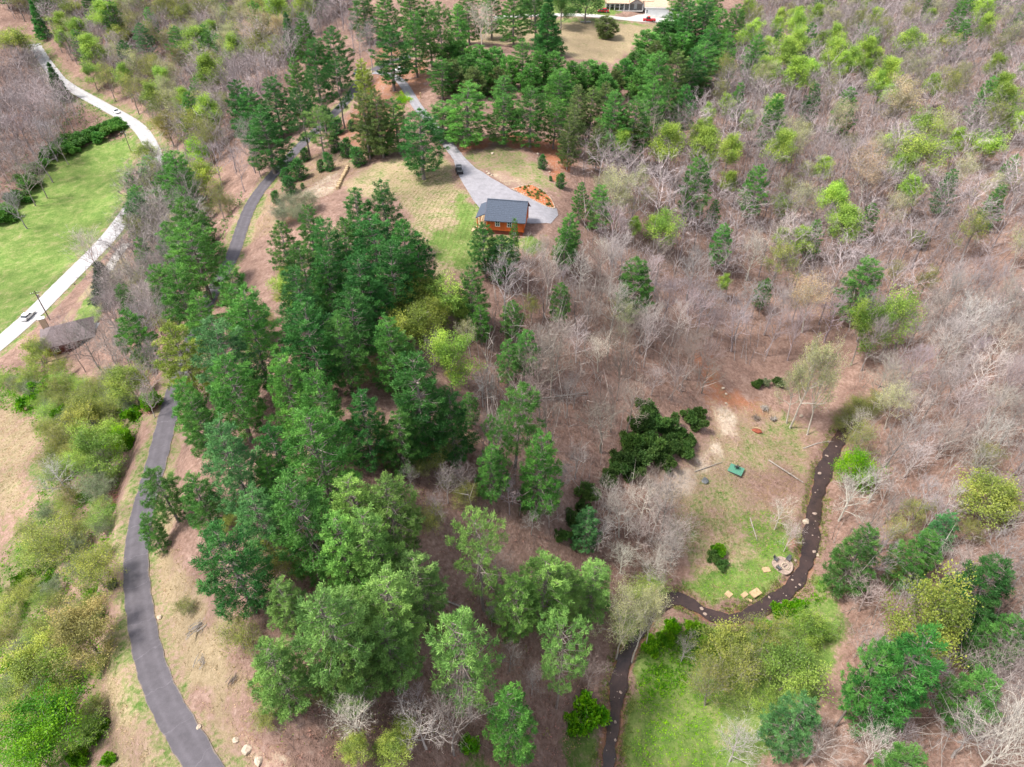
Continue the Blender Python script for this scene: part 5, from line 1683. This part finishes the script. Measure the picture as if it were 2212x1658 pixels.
MB().box((-3.5, -0.72, 2.62), (9.2, 0.12, 0.22)).build("porch_beam", 'white', house)
for x_ in (-6.8, -5.0, -3.2, -1.4):
    opening(house, (x_, 2.44, 1.5), 1.0, 1.2, 'x')
dd_ = MB().box((3.7, 2.44, 1.15), (1.1, 0.12, 2.2)).build("door", 'white', house)
MB().box((4.1, 2.36, 1.1), (0.1, 0.06, 0.1)).build("handle", 'steel', dd_)
for x_ in (-7.0, -5.3):
    e_ = MB().box((x_, 0.7, 0.5), (0.6, 0.6, 0.12)).box((x_, 1.0, 0.85), (0.6, 0.1, 0.7)).build("porch_chair", 'black', house)
gp = g3(1418, 37)
gar = empty("garage", gp, R(-4), "white garage with a tan-topped roof beside the far house", "garage")
gar.scale = (1.15, 1.15, 1.15)
MB().box((0, 3.6, 1.6), (8.6, 7.0, 3.4)).build("wall", 'white', gar)
mb = MB(); gable_roof(mb, -4.8, 4.8, -0.4, 7.7, 3.15, 5.0); mb.build("roof", 'tanroof', gar)
for x_ in (-1.6, 2.3):
    dr = MB().box((x_, 0.06, 1.2), (2.7, 0.1, 2.3)).build("garage_door", 'white', gar)
    for k in range(4):
        MB().box((x_, -0.01, 0.35 + 0.56 * k), (2.6, 0.05, 0.5)).build("door_panel", 'white', dr)
opening(gar, (-3.7, 0.06, 1.7), 0.6, 1.1, 'x')
MB().box((4.36, 3.6, 1.2), (0.12, 2.6, 2.2)).build("side_door", 'darkgrey', gar)
MB().box((0, -0.45, 3.1), (9.6, 0.1, 0.2)).build("fascia", 'white', gar)
for x, y, lb in ((1238, 27, "round clipped shrub on the left of the pale stone by the far drive"), (1251, 27, "round clipped shrub on the right of the pale stone by the far drive")):
    p = g3(x, y)
    e = empty("shrub", p, 0.3, lb, "shrub")
    s = PROTO['R'][0]
    e.scale = (0.5, 0.5, 0.5)
    o = link("crown", s[2], e); o.color = (*TINT['dark'][0], 1)
    o = link("stems", s[0], e); o.color = (0.1, 0.08, 0.06, 1)
rock(1244, 27, 0.6, "pale stone between two clipped shrubs by the far drive")
MB().box((0, 0, 0.22), (4.2, 0.5, 0.4)).build("stone_bench", 'concrete').location = g3(1265, 49)
tag(bpy.data.objects["stone_bench"], "low pale slab on the dry lawn below the far drive", "bench")

# lone trees on the far lawn and a mound tree by the house
for kd, tn, x, y, w in (('G', 'dark', 1270, -40, 80), ('G', 'mid', 1215, -25, 60), ('G', 'dark', 1150, -20, 50)):
    X, Y, wm, h = tree_at(kd, x, y, w)
    add_tree(kd, tn, X, Y, wm, h, trg)

X, Y, wm, h = tree_on(1313, 36, 50, 82)
add_tree('Y', 'brown', X, Y, wm, h, trg)
# ---- roadside house among leafless trees
rp_ = g3(158, 742)
rh = empty("house", rp_, R(28), "house with a dark brown hip roof among leafless trees by the public road", "house")
MB().box((0, 0, 1.5), (10.5, 8, 3.6)).build("wall", 'logdark', rh)
def hip(mb, hx, hy, z0, z1, rx):
    i = len(mb.v)
    mb.v += [(-hx, -hy, z0), (hx, -hy, z0), (hx, hy, z0), (-hx, hy, z0), (-rx, 0, z1), (rx, 0, z1)]
    mb.f += [(i, i + 1, i + 5, i + 4), (i + 1, i + 2, i + 5), (i + 2, i + 3, i + 4, i + 5), (i + 3, i, i + 4), (i + 3, i + 2, i + 1, i)]
    return mb
hip(MB(), 6.0, 4.8, 3.2, 6.0, 2.6).build("roof", 'brownroof', rh)
MB().box((-4.2, 3.0, 3.8), (1.3, 1.0, 6.5)).build("chimney", 'brick', rh)
MB().box((-4.2, 3.0, 7.1), (1.5, 1.2, 0.2)).build("chimney_cap", 'white', rh)
mb = MB(); mb.prism([(4.4, 2.7), (8.2, 1.9), (8.2, 2.02), (4.4, 2.82)], 'y', -2.6, 2.6); mb.build("lean_to_roof", 'steel', rh)
for y_ in (-2.3, 2.3):
    MB().box((8.0, y_, 0.8), (0.14, 0.14, 2.4)).build("lean_to_post", 'wood', rh)
MB().box((-1, -6.0, 0.5), (9, 3.6, 0.2)).build("deck", 'wood', rh)
for k in range(8):
    MB().box((-5.4 + 1.25 * k, -7.7, 1.05), (0.1, 0.1, 1.0)).build("deck_post", 'polewood', rh)
MB().box((-1, -7.7, 1.5), (9, 0.12, 0.1)).build("deck_rail", 'polewood', rh)
for x_ in (-3, 0, 3):
    opening(rh, (x_, -4.05, 1.9), 1.1, 1.2, 'x')
opening(rh, (5.3, 0, 1.5), 1.1, 1.1, 'y')

# ---- utility poles
def pole(x, y, h, label):
    p = g3(x, y)
    e = empty("utility_pole", p, 0.5, label, "utility pole")
    MB().tube([(0, 0, -0.3), (0, 0, h)], [0.17, 0.11], 8, cap=True).build("post", 'polewood', e)
    MB().box((0, 0, h - 0.7), (2.2, 0.1, 0.13)).build("crossarm", 'polewood', e)
    for x_ in (-1.0, -0.5, 0.5, 1.0):
        MB().tube([(x_, 0, h - 0.63), (x_, 0, h - 0.4)], [0.05, 0.07], 6, cap=True).build("insulator", 'white', e)
    MB().tube([(0.32, 0, h - 2.2), (0.32, 0, h - 1.3)], [0.22, 0.22], 10, cap=True).build("transformer", 'steel', e)
pole(108, 692, 9.5, "utility pole between the public road and the roadside house")
pole(284, 331, 9.0, "utility pole at the field's upper right corner")
# gate posts on the cabin lane
for x, y, lb in ((884, 222, "wooden gate post on the left of the cabin lane"), (909, 213, "wooden gate post on the right of the cabin lane")):
    e = empty("gate_post", g3(x, y), 0, lb, "gate post")
    MB().box((0, 0, 0.7), (0.35, 0.35, 1.6)).build("post", 'wood', e, bev=0.03)
    MB().box((0, 0, 1.56), (0.5, 0.5, 0.12)).build("cap", 'tanstone', e)
# mailbox by the public road
e = empty("mailbox", g3(165, 622), R(40), "small mailbox on a post at the public road's edge", "mailbox")
MB().box((0, 0, 0.55), (0.1, 0.1, 1.1)).build("post", 'wood', e)
MB().box((0, 0, 1.2), (0.5, 0.22, 0.25)).build("box", 'black', e, bev=0.03)

# ---- creekside clearing: platform, fire pit, slabs, wood pile
pf = empty("green_platform", g3(1589, 1018), R(-32), "green square deck on the clearing with a dark chair on it", "platform")
for k in range(9):
    MB().box((-1.2 + 0.3 * k, 0, 0.42), (0.285, 2.2, 0.05)).build("deck_board", 'greenpaint', pf)
for y_ in (-1.08, 1.08):
    MB().box((0, y_, 0.28), (2.68, 0.06, 0.24)).build("rim_board", 'darkgrey', pf)
for x_ in (-1.3, 1.3):
    MB().box((x_, 0, 0.28), (0.06, 2.1, 0.24)).build("rim_board", 'darkgrey', pf)
for sx in (-1.15, 1.15):
    for sy in (-0.9, 0.9):
        MB().box((sx, sy, 0.1), (0.12, 0.12, 0.4)).build("leg", 'darkgrey', pf)
def chair(loc, rz, label, material='black'):
    c = empty("garden_chair", loc, rz, label, "chair")
    MB().box((0, 0, 0.36), (0.56, 0.56, 0.05)).build("seat", material, c)
    b_ = MB().prism([(0.22, 0.36), (0.5, 1.0), (0.55, 0.98), (0.28, 0.36)], 'x', -0.28, 0.28)
    b_.build("backrest", material, c)
    for s in (-1, 1):
        MB().box((s * 0.33, 0.0, 0.58), (0.12, 0.7, 0.04)).build("armrest", material, c)
        for y_ in (-0.27, 0.25):
            MB().box((s * 0.3, y_, 0.28), (0.06, 0.06, 0.56)).build("leg", material, c)
    return c
pl = g3(1589, 1018)
chair(pl + Vector((0.15, 0.35, 0.445)), R(200), "black garden chair standing on the green deck")
fp = g3(1691, 1222)
pad = MB()
pts_ = [(1.75 * math.cos(a) * (1 + 0.07 * math.sin(3 * a)), 1.75 * math.sin(a) * (1 + 0.05 * math.cos(4 * a))) for a in np.linspace(0, 2 * math.pi, 40, endpoint=False)]
pad.prism(pts_, 'z', -0.3, 0.09)
po = pad.build("gravel_pad", 'stone')
po.location = fp
tag(po, "round pinkish gravel pad of the fire pit by the creek", kind='structure')
ring = empty("fire_ring", fp + Vector((0.35, -0.25, 0.09)), 0, "dark stone fire ring on the round gravel pad", "fire pit")
for k in range(12):
    a = 2 * math.pi * k / 12
    o = link("ring_stone", edge[k % 3], ring)
    o.data = edge[k % 3]
    o.location = (0.62 * math.cos(a), 0.62 * math.sin(a), 0.1)
    o.scale = (0.2, 0.15, 0.17)
    o.rotation_euler[2] = a + 1.57
MB().tube([(0, 0, 0.0), (0, 0, 0.2)], [0.53, 0.5], 20).build("steel_liner", 'black', ring)
MB().tube([(-0.3, -0.1, 0.1), (0.3, 0.15, 0.12)], [0.06, 0.06], 6, cap=True).build("charred_log", 'black', ring)
for dx, dy, rz, lb in ((-1.0, 0.95, R(45), "dark chair on the gravel pad's upper left, by the fire ring"), (1.15, 1.0, R(-40), "dark chair on the gravel pad's upper right, nearest the creek"), (-1.05, -0.75, R(120), "dark chair on the gravel pad's lower left, nearest the slabs")):
    chair(fp + Vector((dx, dy, 0.09)), rz, lb, 'darkgrey')
def flat_slab(x, y, sx, sy, rz, label, h=0.3):
    mb = MB().box((0, 0, h / 2 - 0.05), (sx, sy, h), 0, 0.95)
    o = mb.build("stone_slab", 'tanstone', None, bev=0.05)
    o.location = g3(x, y)
    o.rotation_euler[2] = rz
    return tag(o, label, "stone slab")
flat_slab(1655, 1232, 1.3, 1.0, R(10), "tan flat slab on the grass left of the fire pit")
flat_slab(1574, 1285, 1.1, 1.1, R(40), "tan square slab alone on the creekside lawn")
flat_slab(1632, 1282, 1.9, 1.3, R(30), "largest tan slab near the creek's inner bank")
flat_slab(1608, 1286, 1.2, 0.8, R(35), "tan slab beside the largest slab, on its left")
flat_slab(1618, 1297, 1.0, 0.45, R(-20), "narrow tan slab below the pair of slabs by the creek", 0.2)

def brush_pile(x, y, r, h, material, label, n_=60, seed=1, name="brush_pile", cat="brush pile", thick=0.05, rz=None):
    rg = np.random.default_rng(seed)
    p = g3(x, y)
    e = empty(name, p, 0, label, cat)
    for part in range(3):
        mb = MB()
        for _ in range(n_ // 3):
            a = rg.uniform(0, math.pi) if rz is None else rz + rg.normal() * 0.25
            L = r * rg.uniform(0.6, 1.6)
            c = np.array([rg.normal() * r * 0.35, rg.normal() * r * 0.35, rg.uniform(0.05, h)])
            d = np.array([math.cos(a), math.sin(a), rg.normal() * 0.2]) * L / 2
            t = thick * rg.uniform(0.5, 1.2)
            mb.tube([c - d, c + rg.normal(size=3) * 0.08, c + d], [t, t * 0.8, t * 0.4], 4)
        mb.build("sticks", material, e)
    return e
brush_pile(1651, 884, 1.0, 0.7, 'greywood', "grey brush pile at the top of the creekside clearing", 70, 3)
brush_pile(1632, 905, 0.9, 0.5, 'polewood', "low brown brush pile left of the grey one in the clearing", 50, 4)
brush_pile(1671, 907, 0.8, 0.6, 'greywood', "bundle of pale cut logs in the clearing by the slim trunks", 24, 5, "log_pile", "log pile", 0.12, 0.6)
brush_pile(245, 1085, 1.8, 0.8, 'redbrush', "reddish brush pile below the driveway, the upper of two", 90, 6)
brush_pile(240, 1130, 1.6, 0.7, 'redbrush', "reddish brush pile below the driveway, the lower of two", 80, 7)
brush_pile(325, 885, 1.4, 0.6, 'redbrush', "reddish brush pile where the driveway goes under the pines", 70, 8)
brush_pile(258, 1010, 1.2, 0.6, 'greywood', "pale dead branches beside the driveway's left verge", 50, 9)
brush_pile(240, 1045, 1.3, 0.6, 'greywood', "whitish tangle of dead branches above the red brush piles", 60, 14)
brush_pile(432, 1355, 1.3, 0.4, 'greywood', "cut branches lying on the tan bank right of the driveway", 26, 10, thick=0.06, rz=0.9)
brush_pile(438, 1425, 1.0, 0.3, 'greywood', "second heap of cut branches lower on the tan bank", 14, 11, thick=0.06, rz=1.0)
brush_pile(505, 1468, 0.8, 0.3, 'polewood', "short dark cut branches near the yellowish bush on the bank", 12, 12, thick=0.06, rz=1.0)
# rust-red heap with a pale log
hp_ = g3(1634, 932)
e = empty("red_heap", hp_, R(-15), "rust-red heap with a pale log along its top in the clearing", "heap")
o = link("heap", rock_mesh(91, "heap", 'rust', 0.5), e)
o.scale = (1.1, 0.65, 0.7)
o.location = (0, 0, 0.1)
MB().tube([(-1.6, 0.6, 0.25), (0, 0.55, 0.5), (1.1, 0.3, 0.4)], [0.05, 0.07, 0.05], 6, cap=True).build("pale_log", 'wood', e)
o = link("stone_mound", rock_mesh(92, "stone_mound", 'darkgrey', 0.35))
o.location = g3(1521, 1038)
o.scale = (1.0, 0.8, 0.6)
tag(o, "low dark grey mound of stones left of the green deck", "mound")

# slim trunks of the clearing and fallen logs
def log(x0, y0, x1, y1, r, label, material='greywood', h0=0.1, h1=0.25):
    a = g3(x0, y0, h0)
    b_ = g3(x1, y1, h1)
    mid = (a + b_) / 2
    mid.z = max(mid.z, float(hgt(mid.x, mid.y)) + r)
    e = empty("fallen_log", a, 0, label, "fallen log")
    pts = [np.array(a - a), np.array(mid - a), np.array(b_ - a)]
    MB().tube(pts, [r, r * 0.85, r * 0.55], 8, cap=True).build("trunk", material, e)
    mb = MB()
    rg = np.random.default_rng(int(x0 + y0))
    for _ in range(6):
        t = rg.uniform(0.35, 1)
        q = pts[0] + (pts[2] - pts[0]) * t
        d = unit(unit(pts[2] - pts[0]) + rg.normal(size=3) * 0.6 + np.array([0, 0, 0.4]))
        mb.tube([q, q + d * rg.uniform(0.5, 1.5)], [r * 0.3, 0.01], 4)
    mb.build("stub_branches", material, e)
log(1110, 870, 1270, 850, 0.16, "long grey log fallen across the brown slope")
log(1660, 995, 1735, 1045, 0.14, "pale log lying down the clearing's tan slope")
log(940, 1290, 1000, 1315, 0.13, "fallen grey log under the thin-crowned pines")
log(1690, 560, 1720, 500, 0.2, "dark fallen trunk in the right-hand wood", 'polewood')
log(1500, 1020, 1560, 1000, 0.08, "thin stick lying left of the green deck")
log(1735, 970, 1790, 955, 0.14, "grey log lying at the creek's upper bank")
log(880, 830, 940, 815, 0.12, "dead branch fallen beside the golden trees")
log(1890, 830, 1920, 845, 0.14, "dark fallen log above the creek's bend", 'polewood')
log(1620, 1120, 1635, 1170, 0.1, "thin pale log at the lawn edge above the creek bend")
log(180, 1075, 250, 1060, 0.08, "whitish dead limb among shrubs left of the driveway")

# ------------------------------------------------------------------ labels for every tree: look, neighbour, place
MARKS = [("the log cabin", 1100, 460), ("the mulch bed", 1155, 425), ("the black utility vehicle", 990, 370), ("the far house", 1350, 15), ("the roadside house", 155, 725),
         ("the fire pit", 1691, 1222), ("the green deck", 1589, 1018), ("the dirt path", 1550, 860), ("the creek's upper reach", 1790, 1000), ("the creek bend", 1560, 1335), ("the lower meadow", 1430, 1540),
         ("the green field", 140, 440), ("the public road", 215, 228), ("the dark car", 777, 162), ("the dry lawn", 1230, 85), ("the driveway's bottom end", 400, 1600),
         ("the driveway's middle bend", 300, 1200), ("the driveway's upper run", 600, 370), ("the striped lawn", 880, 440), ("the tan block row", 740, 388), ("the white garage", 1415, 15),
         ("the orange-tinged bush", 150, 1370), ("the vivid lime tree", 967, 750), ("the small round lime crown", 1992, 510), ("the corner's big dead tree", 2170, 1600), ("the slim white trunks", 1720, 850), ("the upper road car", 252, 244), ("the white outcrop rocks", 540, 1625), ("the round roadside pine", 467, 1200)]
ONES = "first second third fourth fifth sixth seventh eighth ninth tenth eleventh twelfth thirteenth fourteenth fifteenth sixteenth seventeenth eighteenth nineteenth".split()
TENS = {2: "twent", 3: "thirt", 4: "fort", 5: "fift"}
def ordinal(k):
    if k < 20:
        return ONES[k - 1]
    return TENS[k // 10] + ("ieth" if k % 10 == 0 else "y-" + ONES[k % 10 - 1])
SECT = ["right of", "upper right of", "above", "upper left of", "left of", "lower left of", "below", "lower right of"]
rows = {}
for rec in TREE_REC:
    e, noun, word, cat, px, py, kind = rec
    best = min(MARKS, key=lambda m_: (m_[1] - px) ** 2 + (m_[2] - py) ** 2)
    dx, dy = px - best[1], best[2] - py
    sec = SECT[int(round(math.atan2(dy, dx) / (math.pi / 4))) % 8]
    rows.setdefault((word, noun, best[0], sec), []).append((math.hypot(dx, dy), rec))
for (word, noun, mk, sec), lst in rows.items():
    lst.sort(key=lambda r_: r_[0])
    for k, (_, rec) in enumerate(lst):
        e, noun, word, cat, px, py, kind = rec
        lab = f"{ordinal(k + 1)} {word} {noun} outward {sec} {mk}" if len(lst) > 1 else f"lone {word} {noun} {sec} {mk}"
        grp = {'P': "pines on the ridge and slopes", 'Q': "pines on the ridge and slopes", 'E': "spruces", 'Y': "young pines round the dry lawn", 'C': "small conifers by the driveway and lawns",
               'L': "trees coming into leaf", 'G': "trees coming into leaf", 'A': "budding trees", 'B': "leafless trees of the woods", 'W': "leafless trees of the woods",
               'O': "leafing bushes", 'S': "shrubs", 'R': "evergreen shrubs by the clearing"}[kind]
        tag(e, lab, cat, grp)
